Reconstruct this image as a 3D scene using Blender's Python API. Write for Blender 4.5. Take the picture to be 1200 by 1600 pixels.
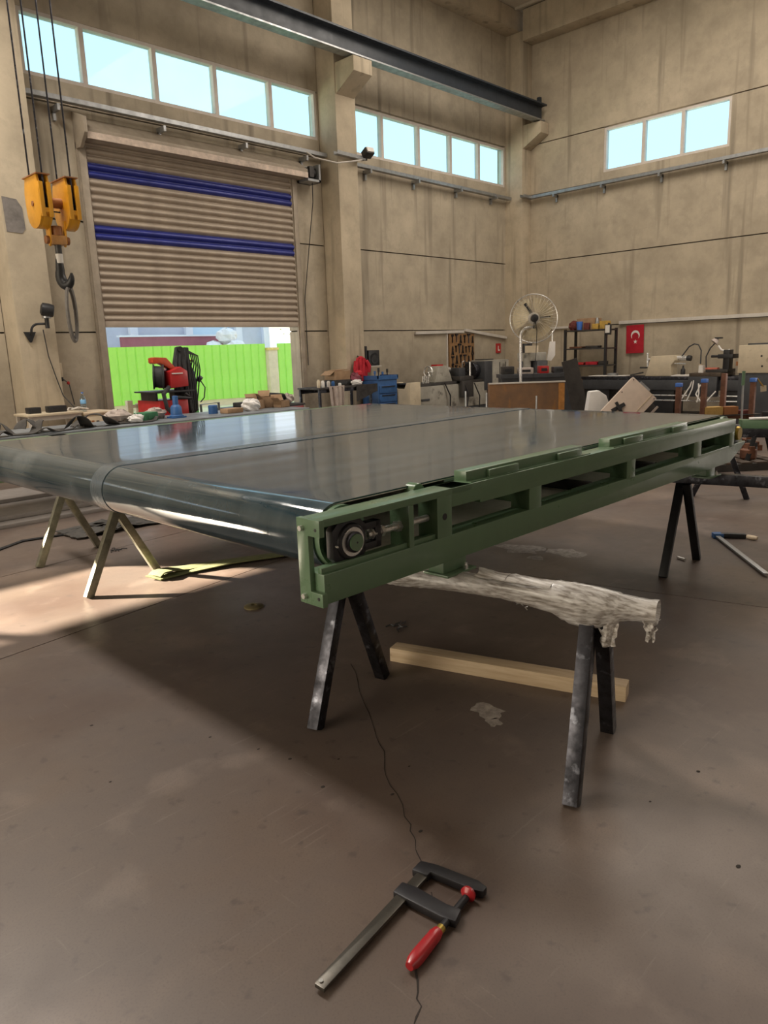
import bpy, bmesh, math, random
from math import sin, cos, pi, radians as R
from mathutils import Vector, Matrix
random.seed(7)
for o in list(bpy.data.objects): bpy.data.objects.remove(o)
scn = bpy.context.scene
COL = scn.collection

# ---------------------------------------------------------------- camera
cam = bpy.data.objects.new('camera', bpy.data.cameras.new('camera')); COL.objects.link(cam)
cam.data.sensor_fit = 'VERTICAL'; cam.data.sensor_height = 36; cam.data.lens = 36 * 1147.5 / 1600
cam.data.clip_start = .05; cam.data.clip_end = 400
yaw, pit, rol = R(45.115), R(12.297), R(1.956)
fw = Vector((sin(yaw) * cos(pit), cos(yaw) * cos(pit), -sin(pit)))
rt = Vector((cos(yaw), -sin(yaw), 0)); dn = fw.cross(rt)
rt2 = cos(rol) * rt + sin(rol) * dn; dn2 = -sin(rol) * rt + cos(rol) * dn
m3 = Matrix((rt2, -dn2, -fw)).transposed()
cam.matrix_world = Matrix.Translation((0, 0, 1.6)) @ m3.to_4x4()
scn.camera = cam

# ---------------------------------------------------------------- sky, sun, large lights, exposure
w = bpy.data.worlds.new('sky'); scn.world = w; w.use_nodes = True
nt = w.node_tree; bg = nt.nodes['Background']
tc = nt.nodes.new('ShaderNodeTexCoord'); sx = nt.nodes.new('ShaderNodeSeparateXYZ')
mr = nt.nodes.new('ShaderNodeMapRange'); mr.inputs[1].default_value = 0; mr.inputs[2].default_value = .8
mx = nt.nodes.new('ShaderNodeMix'); mx.data_type = 'RGBA'
mx.inputs[6].default_value = (.86, .94, 1.0, 1); mx.inputs[7].default_value = (.55, .78, 1.0, 1)
nt.links.new(tc.outputs['Generated'], sx.inputs[0]); nt.links.new(sx.outputs[2], mr.inputs[0])
nt.links.new(mr.outputs[0], mx.inputs[0]); nt.links.new(mx.outputs[2], bg.inputs[0])
bg.inputs[1].default_value = 1.5
sd = Vector((1.5, -2.2, -1.0)).normalized()
sun = bpy.data.lights.new('sun', 'SUN'); sun.energy = 62; sun.angle = R(.6); sun.color = (1, .86, .66)
so = bpy.data.objects.new('sun', sun); COL.objects.link(so); so.location = (-20, 30, 20)
so.rotation_euler = sd.to_track_quat('-Z', 'Y').to_euler()
def area(name, loc, to, sxy, energy, col):
    l = bpy.data.lights.new(name, 'AREA'); l.shape = 'RECTANGLE'; l.size, l.size_y = sxy; l.energy = energy; l.color = col
    o = bpy.data.objects.new(name, l); COL.objects.link(o); o.location = loc
    o.rotation_euler = (Vector(to) - Vector(loc)).to_track_quat('-Z', 'Y').to_euler(); return o
area('shade_edge_fill', (1.75, 7.6, 8.5), (1.75, 6.0, 0), (1.0, 5.6), 700, (1, .93, .84))  # unseen strip lamp added to throw the shade edge beside the belt
area('overhead_fill', (11.4, 4.6, 8.5), (11.4, 4.6, 0), (4, 8), 540, (1, .9, .78))  # unseen overhead lamp added to brighten the far floor and end wall
area('fill_left', (-7.5, 5.0, 3.0), (5, 5.5, 2.6), (7, 5), 620, (1, .88, .70))  # lamp added out of view to light column sides and end wall
area('fill_back', (4.5, -6.5, 3.2), (5, 5, 2.2), (8, 4), 70, (1, .92, .82))  # weak unseen lamp added behind the camera for the green frame's front
area('fill_right', (15.4, 1.2, 2.6), (8.5, 3.0, .3), (3.2, 4.5), 210, (1, .92, .84))  # unseen side lamp added to lift the floor beyond the conveyor
scn.view_settings.view_transform = 'Standard'; scn.view_settings.look = 'None'
scn.view_settings.gamma = 1; scn.view_settings.use_curve_mapping = False
scn.view_settings.exposure = 0.0

# ---------------------------------------------------------------- materials
MATS = {}
def mat(name, col, rough=.6, metal=0., var=.18, scale=8., col2=None, bump=0., stretch=(1, 1, 1), spots=None, coat=0., rvar=.1, world=False, trans=0.):
    m = bpy.data.materials.new(name); m.use_nodes = True; t = m.node_tree; N = t.nodes; L = t.links
    b = N['Principled BSDF']; b.inputs['Metallic'].default_value = metal; b.inputs['Roughness'].default_value = rough
    if coat: b.inputs['Coat Weight'].default_value = coat; b.inputs['Coat Roughness'].default_value = .15
    if trans: b.inputs['Transmission Weight'].default_value = trans
    if world: src = N.new('ShaderNodeNewGeometry').outputs['Position']
    else: src = N.new('ShaderNodeTexCoord').outputs['Object']
    mp = N.new('ShaderNodeMapping'); mp.inputs['Scale'].default_value = stretch; L.new(src, mp.inputs[0])
    n = N.new('ShaderNodeTexNoise'); n.inputs['Scale'].default_value = scale; n.inputs['Detail'].default_value = 6; n.inputs['Roughness'].default_value = .65
    L.new(mp.outputs[0], n.inputs['Vector'])
    c2 = col2 or tuple(max(0, c * (1 - 2 * var)) for c in col)
    c1 = col if col2 else tuple(min(1, c * (1 + var)) for c in col)
    mr = N.new('ShaderNodeMapRange'); mr.inputs[1].default_value = .3; mr.inputs[2].default_value = .7; L.new(n.outputs[0], mr.inputs[0])
    x = N.new('ShaderNodeMix'); x.data_type = 'RGBA'; x.inputs[6].default_value = (*c1, 1); x.inputs[7].default_value = (*c2, 1)
    L.new(mr.outputs[0], x.inputs[0]); out = x.outputs[2]
    if spots:
        sc, sscale, thr, sstretch = spots
        mp2 = N.new('ShaderNodeMapping'); mp2.inputs['Scale'].default_value = sstretch; mp2.inputs['Location'].default_value = (3.1, 1.7, 5.2); L.new(src, mp2.inputs[0])
        n2 = N.new('ShaderNodeTexNoise'); n2.inputs['Scale'].default_value = sscale; n2.inputs['Detail'].default_value = 5; L.new(mp2.outputs[0], n2.inputs['Vector'])
        r2 = N.new('ShaderNodeMapRange'); r2.inputs[1].default_value = thr; r2.inputs[2].default_value = thr + .14; L.new(n2.outputs[0], r2.inputs[0])
        x2 = N.new('ShaderNodeMix'); x2.data_type = 'RGBA'; x2.inputs[7].default_value = (*sc, 1)
        L.new(r2.outputs[0], x2.inputs[0]); L.new(out, x2.inputs[6]); out = x2.outputs[2]
    L.new(out, b.inputs['Base Color'])
    if rvar:
        r3 = N.new('ShaderNodeMapRange'); r3.inputs[3].default_value = max(.02, rough - rvar); r3.inputs[4].default_value = min(1, rough + rvar)
        L.new(mr.outputs[0], r3.inputs[0]); L.new(r3.outputs[0], b.inputs['Roughness'])
    if bump:
        bp = N.new('ShaderNodeBump'); bp.inputs['Strength'].default_value = bump; bp.inputs['Distance'].default_value = .01
        L.new(n.outputs[0], bp.inputs['Height']); L.new(bp.outputs[0], b.inputs['Normal'])
    m.diffuse_color = (*col, 1); MATS[name] = m; return m

def wall_mat(name, col, low=None):
    """precast concrete: blotches, vertical runs, greasy dirt low down where 'low' gives its top height"""
    m = mat(name, col, .85, 0, .12, 1.1, bump=.12, spots=(tuple(c * .55 for c in col), 2.0, .57, (2.4, 2.4, .14)), world=True)
    t = m.node_tree; N = t.nodes; L = t.links; b = N['Principled BSDF']
    src = b.inputs['Base Color'].links[0].from_socket; g = N.new('ShaderNodeNewGeometry')
    n = N.new('ShaderNodeTexNoise'); n.inputs['Scale'].default_value = 3.2; n.inputs['Detail'].default_value = 8; n.inputs['Roughness'].default_value = .7
    L.new(g.outputs['Position'], n.inputs['Vector'])
    r = N.new('ShaderNodeMapRange'); r.inputs[1].default_value = .48; r.inputs[2].default_value = .72; r.inputs[4].default_value = .7; L.new(n.outputs[0], r.inputs[0])
    f = r.outputs[0]
    x = N.new('ShaderNodeMix'); x.data_type = 'RGBA'; x.inputs[7].default_value = (*[c * .7 for c in col], 1); L.new(f, x.inputs[0]); L.new(src, x.inputs[6]); out = x.outputs[2]
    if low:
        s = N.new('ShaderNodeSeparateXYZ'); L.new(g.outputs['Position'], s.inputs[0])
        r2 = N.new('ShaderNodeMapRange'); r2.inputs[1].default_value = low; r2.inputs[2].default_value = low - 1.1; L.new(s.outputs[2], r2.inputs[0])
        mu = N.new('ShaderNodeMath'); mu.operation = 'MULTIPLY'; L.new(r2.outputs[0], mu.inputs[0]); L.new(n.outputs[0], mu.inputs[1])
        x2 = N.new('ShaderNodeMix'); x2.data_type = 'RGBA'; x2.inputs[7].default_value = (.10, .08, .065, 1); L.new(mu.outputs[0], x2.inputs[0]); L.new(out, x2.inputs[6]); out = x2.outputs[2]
    L.new(out, b.inputs['Base Color']); return m

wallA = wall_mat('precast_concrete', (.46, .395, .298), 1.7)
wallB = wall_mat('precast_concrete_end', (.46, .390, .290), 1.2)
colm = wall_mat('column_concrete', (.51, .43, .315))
roofm = mat('roof_sheet', (.50, .44, .35), .8, 0, .1, 2)
dark_gap = mat('joint_dark', (.03, .026, .022), .95, rvar=0)
floorm = mat('stained_floor', (.165, .125, .102), .40, 0, 0, .9, col2=(.112, .089, .079), bump=.04, spots=((.20, .15, .12), 1.3, .58, (1, 1, 1)), rvar=.12, world=True)
floorm.node_tree.nodes['Principled BSDF'].inputs['Specular IOR Level'].default_value = .38
def floor_extra():
    """fine scratches, dark oily blotches and pale wear on the floor"""
    t = floorm.node_tree; N = t.nodes; L = t.links; b = N['Principled BSDF']; out = b.inputs['Base Color'].links[0].from_socket
    g = N.new('ShaderNodeNewGeometry')
    for sc, a, c, colr, amt, st in ((.75, .50, .66, (.085, .052, .042), .6, (1, 1, 1)), (14, .62, .72, (.07, .055, .05), .55, (1, 1, 1)), (3.0, .60, .70, (.24, .19, .16), .4, (1, 1, 1)), (23, .64, .8, (.30, .25, .22), .35, (.12, 2.6, 1)), (31, .66, .8, (.28, .23, .20), .3, (2.0, .15, 1)), (150, .5, .8, (.08, .06, .055), .5, (1, 1, 1))):
        mp = N.new('ShaderNodeMapping'); mp.inputs['Scale'].default_value = st; mp.inputs['Rotation'].default_value = (0, 0, sc); L.new(g.outputs['Position'], mp.inputs[0])
        n = N.new('ShaderNodeTexNoise'); n.inputs['Scale'].default_value = sc; n.inputs['Detail'].default_value = 4; L.new(mp.outputs[0], n.inputs['Vector'])
        r = N.new('ShaderNodeMapRange'); r.inputs[1].default_value = a; r.inputs[2].default_value = c; r.inputs[4].default_value = amt; L.new(n.outputs[0], r.inputs[0])
        x = N.new('ShaderNodeMix'); x.data_type = 'RGBA'; x.inputs[7].default_value = (*colr, 1); L.new(r.outputs[0], x.inputs[0]); L.new(out, x.inputs[6]); out = x.outputs[2]
    L.new(out, b.inputs['Base Color'])
floor_extra()
green = mat('green_machine_paint', (.120, .205, .118), .32, 0, .06, 5, bump=.03, coat=.25, rvar=.06)
belt = mat('dark_belt_rubber', (.014, .034, .047), .09, 0, 0, 2.0, col2=(.038, .062, .076), stretch=(.25, 3.0, 1), rvar=.045, spots=((.085, .11, .125), 1.6, .60, (.5, 1.2, 1)))
belt.node_tree.nodes['Principled BSDF'].inputs['Specular IOR Level'].default_value = .6
belt.node_tree.nodes['Principled BSDF'].inputs['IOR'].default_value = 1.68
def belt_top_sheen():  # up-facing belt painted paler and bluer, standing in for its sheen
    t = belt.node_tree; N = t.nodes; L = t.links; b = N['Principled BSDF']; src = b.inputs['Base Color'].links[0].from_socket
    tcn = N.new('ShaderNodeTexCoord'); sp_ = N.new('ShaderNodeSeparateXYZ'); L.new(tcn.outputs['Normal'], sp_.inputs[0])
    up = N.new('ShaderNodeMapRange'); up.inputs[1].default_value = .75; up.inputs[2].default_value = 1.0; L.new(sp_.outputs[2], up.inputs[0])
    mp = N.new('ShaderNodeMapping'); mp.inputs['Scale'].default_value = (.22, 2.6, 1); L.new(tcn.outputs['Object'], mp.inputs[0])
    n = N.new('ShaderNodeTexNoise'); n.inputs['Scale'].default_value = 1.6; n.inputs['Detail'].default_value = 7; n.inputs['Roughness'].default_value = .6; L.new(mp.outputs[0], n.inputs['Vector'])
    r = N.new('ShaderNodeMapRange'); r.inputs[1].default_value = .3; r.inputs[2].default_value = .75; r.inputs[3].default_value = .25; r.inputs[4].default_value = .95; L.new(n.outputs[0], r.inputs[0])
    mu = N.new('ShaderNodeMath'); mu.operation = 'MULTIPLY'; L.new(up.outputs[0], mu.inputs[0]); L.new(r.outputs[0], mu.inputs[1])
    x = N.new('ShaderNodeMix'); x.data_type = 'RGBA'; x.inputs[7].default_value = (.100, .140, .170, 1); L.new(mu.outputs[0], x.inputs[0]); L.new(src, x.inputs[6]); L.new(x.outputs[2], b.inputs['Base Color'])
belt_top_sheen()
seam = mat('belt_seam', (.085, .11, .13), .24, 0, .1, 6, stretch=(.3, 3, 1), rvar=.08)
lining = mat('pale_belt_fabric', (.86, .79, .72), .9, 0, .06, 20)
steel = mat('dark_mill_steel', (.055, .055, .065), .38, .85, .3, 14, spots=((.22, .23, .27), 18, .6, (1, 1, 1)), rvar=.15)
steel_pale = mat('reflection_tint_steel', (.30, .29, .22), .4, .7, .25, 8, rvar=.1)  # yellow-green reflection on the sunlit legs put into their colour
bright = mat('bright_steel', (.78, .77, .75), .3, .8, .1, 20, rvar=.08)
galv = mat('galvanised', (.40, .41, .42), .4, .8, .12, 9)
cast = mat('black_cast_iron', (.022, .021, .025), .45, .2, .2, 12, bump=.05)
black = mat('black_plastic', (.018, .018, .02), .45, 0, .15, 10)
rubber = mat('black_rubber', (.025, .025, .028), .7, 0, .2, 10)
beamm = mat('crane_rail_paint', (.03, .038, .05), .4, .1, .1, 5)
shutter = mat('beige_shutter_paint', (.40, .33, .26), .5, .1, .08, 4, spots=((.22, .17, .13), 3, .62, (.4, 1, 2)))
shutterblue = mat('blue_shutter_paint', (.025, .035, .24), .4, .1, .1, 4)
railm = mat('beige_guide_rail', (.34, .285, .22), .5, .2, .1, 5)
pvc = mat('white_window_frame', (.62, .56, .50), .5, 0, .06, 6)
conduit = mat('white_conduit', (.58, .54, .49), .5, 0, .06, 6)
wood = mat('pine_timber', (.62, .49, .33), .65, 0, 0, 3, col2=(.47, .34, .21), stretch=(1.2, 14, 14), spots=((.20, .12, .07), 7, .68, (1, 2, 2)), bump=.1)
woodlight = mat('pale_wood', (.60, .48, .34), .6, 0, .1, 5, stretch=(1, 8, 8))
ply = mat('pale_painted_board', (.58, .47, .39), .55, 0, .07, 5)
cardboard = mat('cardboard', (.33, .21, .12), .85, 0, .12, 6)
rust = mat('rusted_sheet', (.30, .16, .075), .6, .3, 0, 2.4, col2=(.16, .10, .065), spots=((.42, .19, .05), 3, .58, (2, 2, .5)), bump=.1)
rustbar = mat('rust_brown_bar', (.16, .065, .035), .65, .2, .2, 9)
darkplate = mat('dark_steel_plate', (.060, .055, .052), .55, .4, .2, 5)
yellow = mat('crane_yellow', (.72, .33, .015), .4, 0, .08, 5, coat=.2)
rustpin = mat('primer_brown', (.34, .14, .05), .5, .1, .12, 8)
redp = mat('red_paint', (.45, .018, .02), .4, 0, .1, 6, coat=.2)
redcloth = mat('red_cloth', (.50, .02, .035), .9, 0, .15, 8)
flagred = mat('flag_red', (.42, .008, .022), .85, 0, .08, 6)
white = mat('white_paint', (.75, .72, .68), .55, 0, .05, 6)
cream = mat('cream_machine_paint', (.60, .51, .37), .5, 0, .08, 5, spots=((.25, .19, .12), 6, .64, (1, 1, 1)))
greyp = mat('grey_machine_paint', (.34, .32, .27), .55, 0, .14, 4, spots=((.07, .06, .05), 5, .6, (1, 1, 1)))
charcoal = mat('charcoal_machine_paint', (.055, .058, .065), .5, .1, .15, 5)
bluep = mat('blue_paint', (.03, .11, .30), .5, 0, .12, 6)
bluecap = mat('blue_cap', (.05, .16, .55), .5, 0, .05, 6)
teal = mat('teal_cylinder', (.03, .12, .13), .45, .1, .1, 6)
cyl_green = mat('green_cylinder', (.12, .50, .12), .45, 0, .1, 6)
pegb = mat('brown_pegboard', (.30, .165, .07), .75, 0, .15, 8)
cloth = mat('pale_cloth', (.45, .38, .34), .9, 0, .12, 9)
darkcloth = mat('dark_cloth', (.04, .036, .034), .9, 0, .2, 9)
olive = mat('olive_webbing', (.19, .20, .085), .9, 0, .2, 14, stretch=(1, 6, 6), bump=.1)
strapm = mat('dark_belt_offcut', (.055, .05, .045), .7, 0, .2, 6)
paper = mat('white_paper', (.72, .70, .68), .8, 0, .06, 6)
greenbox = mat('green_carton', (.03, .16, .07), .7, 0, .1, 6)
tabletop = mat('grey_bench_top', (.20, .22, .24), .45, .1, .15, 4)
redgrip = mat('red_grip', (.42, .015, .022), .35, 0, .08, 12, coat=.3)
brass = mat('brass', (.55, .40, .10), .35, .9, .1, 12)
clampsteel = mat('oily_clamp_steel', (.12, .11, .095), .38, .75, .2, 16)
fanblade = mat('dusty_fan_blade', (.62, .53, .36), .6, 0, .12, 6)
fenceg = mat('green_fence_sheet', (.46, .88, .13), .55, 0, .05, 2)
yard = mat('pale_yard_concrete', (.88, .74, .48), .9, 0, .08, 1.2, world=True)
facade = mat('grey_blue_facade', (.56, .60, .70), .8, 0, .05, 1)
facadep = mat('pale_pilaster', (.78, .82, .90), .8, 0, .04, 1)
maroon = mat('maroon_wall', (.34, .12, .15), .8, 0, .06, 2)
glassblue = mat('pale_blue_shutter', (.50, .68, .86), .5, 0, .04, 1)
concbeam = mat('pale_concrete_post', (.80, .66, .44), .9, 0, .06, 4)
leaf = mat('leaf_green', (.30, .42, .09), .7, 0, .3, 3)
bark = mat('bark', (.22, .16, .10), .9, 0, .2, 8)
bagm = mat('white_bulk_bag', (.80, .78, .76), .8, 0, .06, 3)
def clear_mat(name, tint, mixf, rough=.03):
    m = bpy.data.materials.new(name); m.use_nodes = True; t = m.node_tree; N = t.nodes; L = t.links
    tr = N.new('ShaderNodeBsdfTransparent'); tr.inputs[0].default_value = (*tint, 1)
    gl = N.new('ShaderNodeBsdfGlossy'); gl.inputs['Roughness'].default_value = rough
    n = N.new('ShaderNodeTexNoise'); n.inputs['Scale'].default_value = 2
    lw = N.new('ShaderNodeLayerWeight'); fr = N.new('ShaderNodeMath'); fr.operation = 'POWER'; fr.inputs[1].default_value = 5; L.new(lw.outputs['Facing'], fr.inputs[0])
    ad = N.new('ShaderNodeMath'); ad.operation = 'MULTIPLY_ADD'; ad.inputs[1].default_value = mixf; L.new(n.outputs[0], ad.inputs[0]); L.new(fr.outputs[0], ad.inputs[2])
    mu = N.new('ShaderNodeMath'); mu.operation = 'MULTIPLY'; mu.inputs[1].default_value = .8; L.new(ad.outputs[0], mu.inputs[0])
    mxs = N.new('ShaderNodeMixShader'); L.new(mu.outputs[0], mxs.inputs[0]); L.new(tr.outputs[0], mxs.inputs[1]); L.new(gl.outputs[0], mxs.inputs[2])
    L.new(mxs.outputs[0], N['Material Output'].inputs[0]); return m
pane_m = clear_mat('tinted_window_pane', (.80, .965, 1.0), .03)
pane_clear = clear_mat('window_pane', (.98, .99, 1.0), .02)
bottle_m = clear_mat('clear_bottle', (.80, .88, .92), .35, .15)
def film_mat():
    m = bpy.data.materials.new('stretch_film'); m.use_nodes = True; t = m.node_tree; N = t.nodes; L = t.links
    b = N['Principled BSDF']; b.inputs['Roughness'].default_value = .3; b.inputs['Base Color'].default_value = (.62, .58, .54, 1)
    b.inputs['Coat Weight'].default_value = .6; b.inputs['Coat Roughness'].default_value = .2
    n = N.new('ShaderNodeTexNoise'); n.inputs['Scale'].default_value = 30; n.inputs['Detail'].default_value = 6
    mp = N.new('ShaderNodeMapping'); mp.inputs['Scale'].default_value = (3, .25, 3); tcn = N.new('ShaderNodeTexCoord'); L.new(tcn.outputs['Object'], mp.inputs[0]); L.new(mp.outputs[0], n.inputs['Vector'])
    cr = N.new('ShaderNodeMix'); cr.data_type = 'RGBA'; cr.inputs[6].default_value = (.34, .30, .26, 1); cr.inputs[7].default_value = (.92, .89, .86, 1)
    mr = N.new('ShaderNodeMapRange'); mr.inputs[1].default_value = .35; mr.inputs[2].default_value = .62; L.new(n.outputs[0], mr.inputs[0]); L.new(mr.outputs[0], cr.inputs[0]); L.new(cr.outputs[2], b.inputs['Base Color'])
    tr = N.new('ShaderNodeBsdfTransparent'); mxs = N.new('ShaderNodeMixShader'); mxs.inputs[0].default_value = .38
    L.new(b.outputs[0], mxs.inputs[1]); L.new(tr.outputs[0], mxs.inputs[2]); L.new(mxs.outputs[0], N['Material Output'].inputs[0])
    bp = N.new('ShaderNodeBump'); bp.inputs['Strength'].default_value = .3; L.new(n.outputs[0], bp.inputs['Height']); L.new(bp.outputs[0], b.inputs['Normal']); return m
film = film_mat()

# ---------------------------------------------------------------- builders
class MB:
    def __init__(s): s.v = []; s.f = []
    def add(s, vs, fs):
        k = len(s.v); s.v += [tuple(v) for v in vs]; s.f += [tuple(i + k for i in f) for f in fs]; return s
    def box(s, x0, x1, y0, y1, z0, z1):
        if x1 < x0: x0, x1 = x1, x0
        if y1 < y0: y0, y1 = y1, y0
        if z1 < z0: z0, z1 = z1, z0
        return s.add([(x0, y0, z0), (x1, y0, z0), (x1, y1, z0), (x0, y1, z0), (x0, y0, z1), (x1, y0, z1), (x1, y1, z1), (x0, y1, z1)],
                     [(0, 3, 2, 1), (4, 5, 6, 7), (0, 1, 5, 4), (1, 2, 6, 5), (2, 3, 7, 6), (3, 0, 4, 7)])
    def bar(s, p, q, w, h, up=(0, 0, 1)):
        p = Vector(p); q = Vector(q); d = (q - p).normalized(); u = Vector(up)
        if abs(d.dot(u)) > .97: u = Vector((0, 1, 0))
        a = d.cross(u).normalized(); b = a.cross(d).normalized()
        vs = [c + sx * a * w / 2 + sy * b * h / 2 for c in (p, q) for sx, sy in ((-1, -1), (1, -1), (1, 1), (-1, 1))]
        return s.add(vs, [(0, 3, 2, 1)[::-1], (4, 5, 6, 7)[::-1], (0, 1, 5, 4)[::-1], (1, 2, 6, 5)[::-1], (2, 3, 7, 6)[::-1], (3, 0, 4, 7)[::-1]])
    def tube(s, pts, r, n=8, cap=True, closed=False):
        pts = [Vector(p) for p in pts]; m = len(pts); rr = r if isinstance(r, (list, tuple)) else [r] * m
        vs = []; a = None
        for i, p in enumerate(pts):
            if closed: d = pts[(i + 1) % m] - pts[i - 1]
            else: d = pts[min(i + 1, m - 1)] - pts[max(i - 1, 0)]
            d = d.normalized() if d.length > 1e-9 else Vector((0, 0, 1))
            if a is None:
                a = d.cross(Vector((0, 0, 1)) if abs(d.z) < .9 else Vector((1, 0, 0))).normalized()
            else:
                a = (a - d * a.dot(d)); a = a.normalized() if a.length > 1e-6 else d.orthogonal().normalized()
            b = d.cross(a)
            vs += [p + rr[i] * (cos(2 * pi * k / n) * a + sin(2 * pi * k / n) * b) for k in range(n)]
        fs = []
        for i in range(m if closed else m - 1):
            j = (i + 1) % m
            for k in range(n): fs.append((i * n + k, i * n + (k + 1) % n, j * n + (k + 1) % n, j * n + k))
        if cap and not closed: fs += [tuple(range(n))[::-1], tuple(range((m - 1) * n, m * n))]
        return s.add(vs, fs)
    def cyl(s, p, q, r, n=16, r2=None): return s.tube([p, q], [r, r if r2 is None else r2], n)
    def lathe(s, prof, p, q, n=20):
        """profile [(radius, t)] along the axis p->q (t in metres)"""
        p = Vector(p); d = (Vector(q) - p).normalized()
        return s.tube([p + d * (t + 1e-5 * i) for i, (r, t) in enumerate(prof)], [max(r, 1e-4) for r, t in prof], n) if False else s._lathe(prof, p, d, n)
    def _lathe(s, prof, p, d, n):
        a = d.orthogonal().normalized(); b = d.cross(a); vs = []; fs = []
        for r, t in prof: vs += [p + d * t + max(r, 1e-4) * (cos(2 * pi * k / n) * a + sin(2 * pi * k / n) * b) for k in range(n)]
        for i in range(len(prof) - 1):
            for k in range(n): fs.append((i * n + k, i * n + (k + 1) % n, (i + 1) * n + (k + 1) % n, (i + 1) * n + k))
        fs += [tuple(range(n))[::-1], tuple(range((len(prof) - 1) * n, len(prof) * n))]
        return s.add(vs, fs)
    def prism(s, poly, d, o=(0, 0, 0), ax=((1, 0, 0), (0, 0, 1))):
        """2-D polygon in axes ax from origin o, extruded by vector d"""
        a, b = Vector(ax[0]), Vector(ax[1]); o = Vector(o); d = Vector(d); n = len(poly)
        vs = [o + a * x + b * y for x, y in poly]; vs += [v + d for v in vs]
        return s.add(vs, [tuple(range(n))[::-1], tuple(range(n, 2 * n))] + [(i, (i + 1) % n, n + (i + 1) % n, n + i) for i in range(n)])
    def ball(s, c, r, n=12, m=7, sc=(1, 1, 1), jit=0):
        vs = []; fs = []
        for i in range(m + 1):
            for k in range(n):
                t = pi * i / m; q = 1 + (random.uniform(-jit, jit) if jit else 0)
                vs.append((c[0] + r * sc[0] * q * sin(t) * cos(2 * pi * k / n), c[1] + r * sc[1] * q * sin(t) * sin(2 * pi * k / n), c[2] + r * sc[2] * q * cos(t)))
        for i in range(m):
            for k in range(n): fs.append((i * n + k, (i + 1) * n + k, (i + 1) * n + (k + 1) % n, i * n + (k + 1) % n))
        return s.add(vs, fs)
    def sheet(s, grid, th=.004):
        """grid of points [[p..]..] as a thin solid sheet"""
        m = len(grid); n = len(grid[0]); P = [[Vector(p) for p in row] for row in grid]; top = []; bot = []
        for i in range(m):
            for j in range(n):
                du = P[min(i + 1, m - 1)][j] - P[max(i - 1, 0)][j]; dv = P[i][min(j + 1, n - 1)] - P[i][max(j - 1, 0)]
                nn = du.cross(dv); nn = nn.normalized() if nn.length > 1e-9 else Vector((0, 0, 1))
                top.append(P[i][j] + nn * th / 2); bot.append(P[i][j] - nn * th / 2)
        fs = []; K = m * n
        for i in range(m - 1):
            for j in range(n - 1):
                a, b, c, d = i * n + j, i * n + j + 1, (i + 1) * n + j + 1, (i + 1) * n + j
                fs += [(a, d, c, b), (K + a, K + b, K + c, K + d)]
        ring = [i * n for i in range(m)] + [(m - 1) * n + j for j in range(1, n)] + [i * n + n - 1 for i in range(m - 2, -1, -1)] + [j for j in range(n - 2, 0, -1)]
        for q in range(len(ring)):
            a, b = ring[q], ring[(q + 1) % len(ring)]; fs.append((a, b, K + b, K + a))
        return s.add(top + bot, fs)
    def build(s, name, m, parent=None, bevel=0, smooth=40, world=True):
        me = bpy.data.meshes.new(name); off = Vector((0, 0, 0))
        if parent is not None and world:
            r = parent
            while r.parent: r = r.parent
            mi = (Matrix.Translation(r.location) @ r.rotation_euler.to_matrix().to_4x4()).inverted() if not r.get('_loc') else Matrix()
            vs = [tuple(mi @ Vector(v)) for v in s.v]
        else: vs = s.v
        me.from_pydata(vs, [], s.f); bm = bmesh.new(); bm.from_mesh(me)
        bmesh.ops.recalc_face_normals(bm, faces=bm.faces)
        if bevel:
            bm.edges.ensure_lookup_table()
            es = [e for e in bm.edges if len(e.link_faces) == 2 and e.calc_face_angle(0) > R(40)]
            bmesh.ops.bevel(bm, geom=es, offset=bevel, segments=2, profile=.6, affect='EDGES', clamp_overlap=True)
        bm.to_mesh(me); bm.free(); me.materials.append(m)
        if smooth: me.shade_smooth(); me.set_sharp_from_angle(angle=R(smooth))
        o = bpy.data.objects.new(name, me); COL.objects.link(o)
        if parent is not None: o.parent = parent
        return o
def tag(o, label, cat, group=None):
    o['label'] = label; o['category'] = cat
    if group: o['group'] = group
    return o
def T(name, label, cat, loc, rz=0, group=None, local=False):
    o = bpy.data.objects.new(name, None); COL.objects.link(o); o.location = loc; o.rotation_euler = (0, 0, rz); o.empty_display_size = .1
    if local: o['_loc'] = 1
    return tag(o, label, cat, group)
def dup(root, loc, rz, label=None, group=None):
    def cp(o, par):
        c = o.copy(); COL.objects.link(c)
        if par is not None: c.parent = par
        for ch in [x for x in bpy.data.objects if x.parent == o]: cp(ch, c)
        return c
    r = cp(root, None); r.location = loc; r.rotation_euler = (0, 0, rz)
    if label: r['label'] = label
    if group: r['group'] = group
    return r
def struct(name, kind='structure', loc=(0, 0, 0)):
    o = bpy.data.objects.new(name, None); COL.objects.link(o); o['kind'] = kind; return o
def S(o): o['kind'] = 'structure'; return o
def stuff(o): o['kind'] = 'stuff'; return o
def arc(c, r, a0, a1, n, ax=((1, 0, 0), (0, 0, 1))):
    a, b = Vector(ax[0]), Vector(ax[1]); c = Vector(c)
    return [c + r * (cos(a0 + (a1 - a0) * i / n) * a + sin(a0 + (a1 - a0) * i / n) * b) for i in range(n + 1)]

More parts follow.
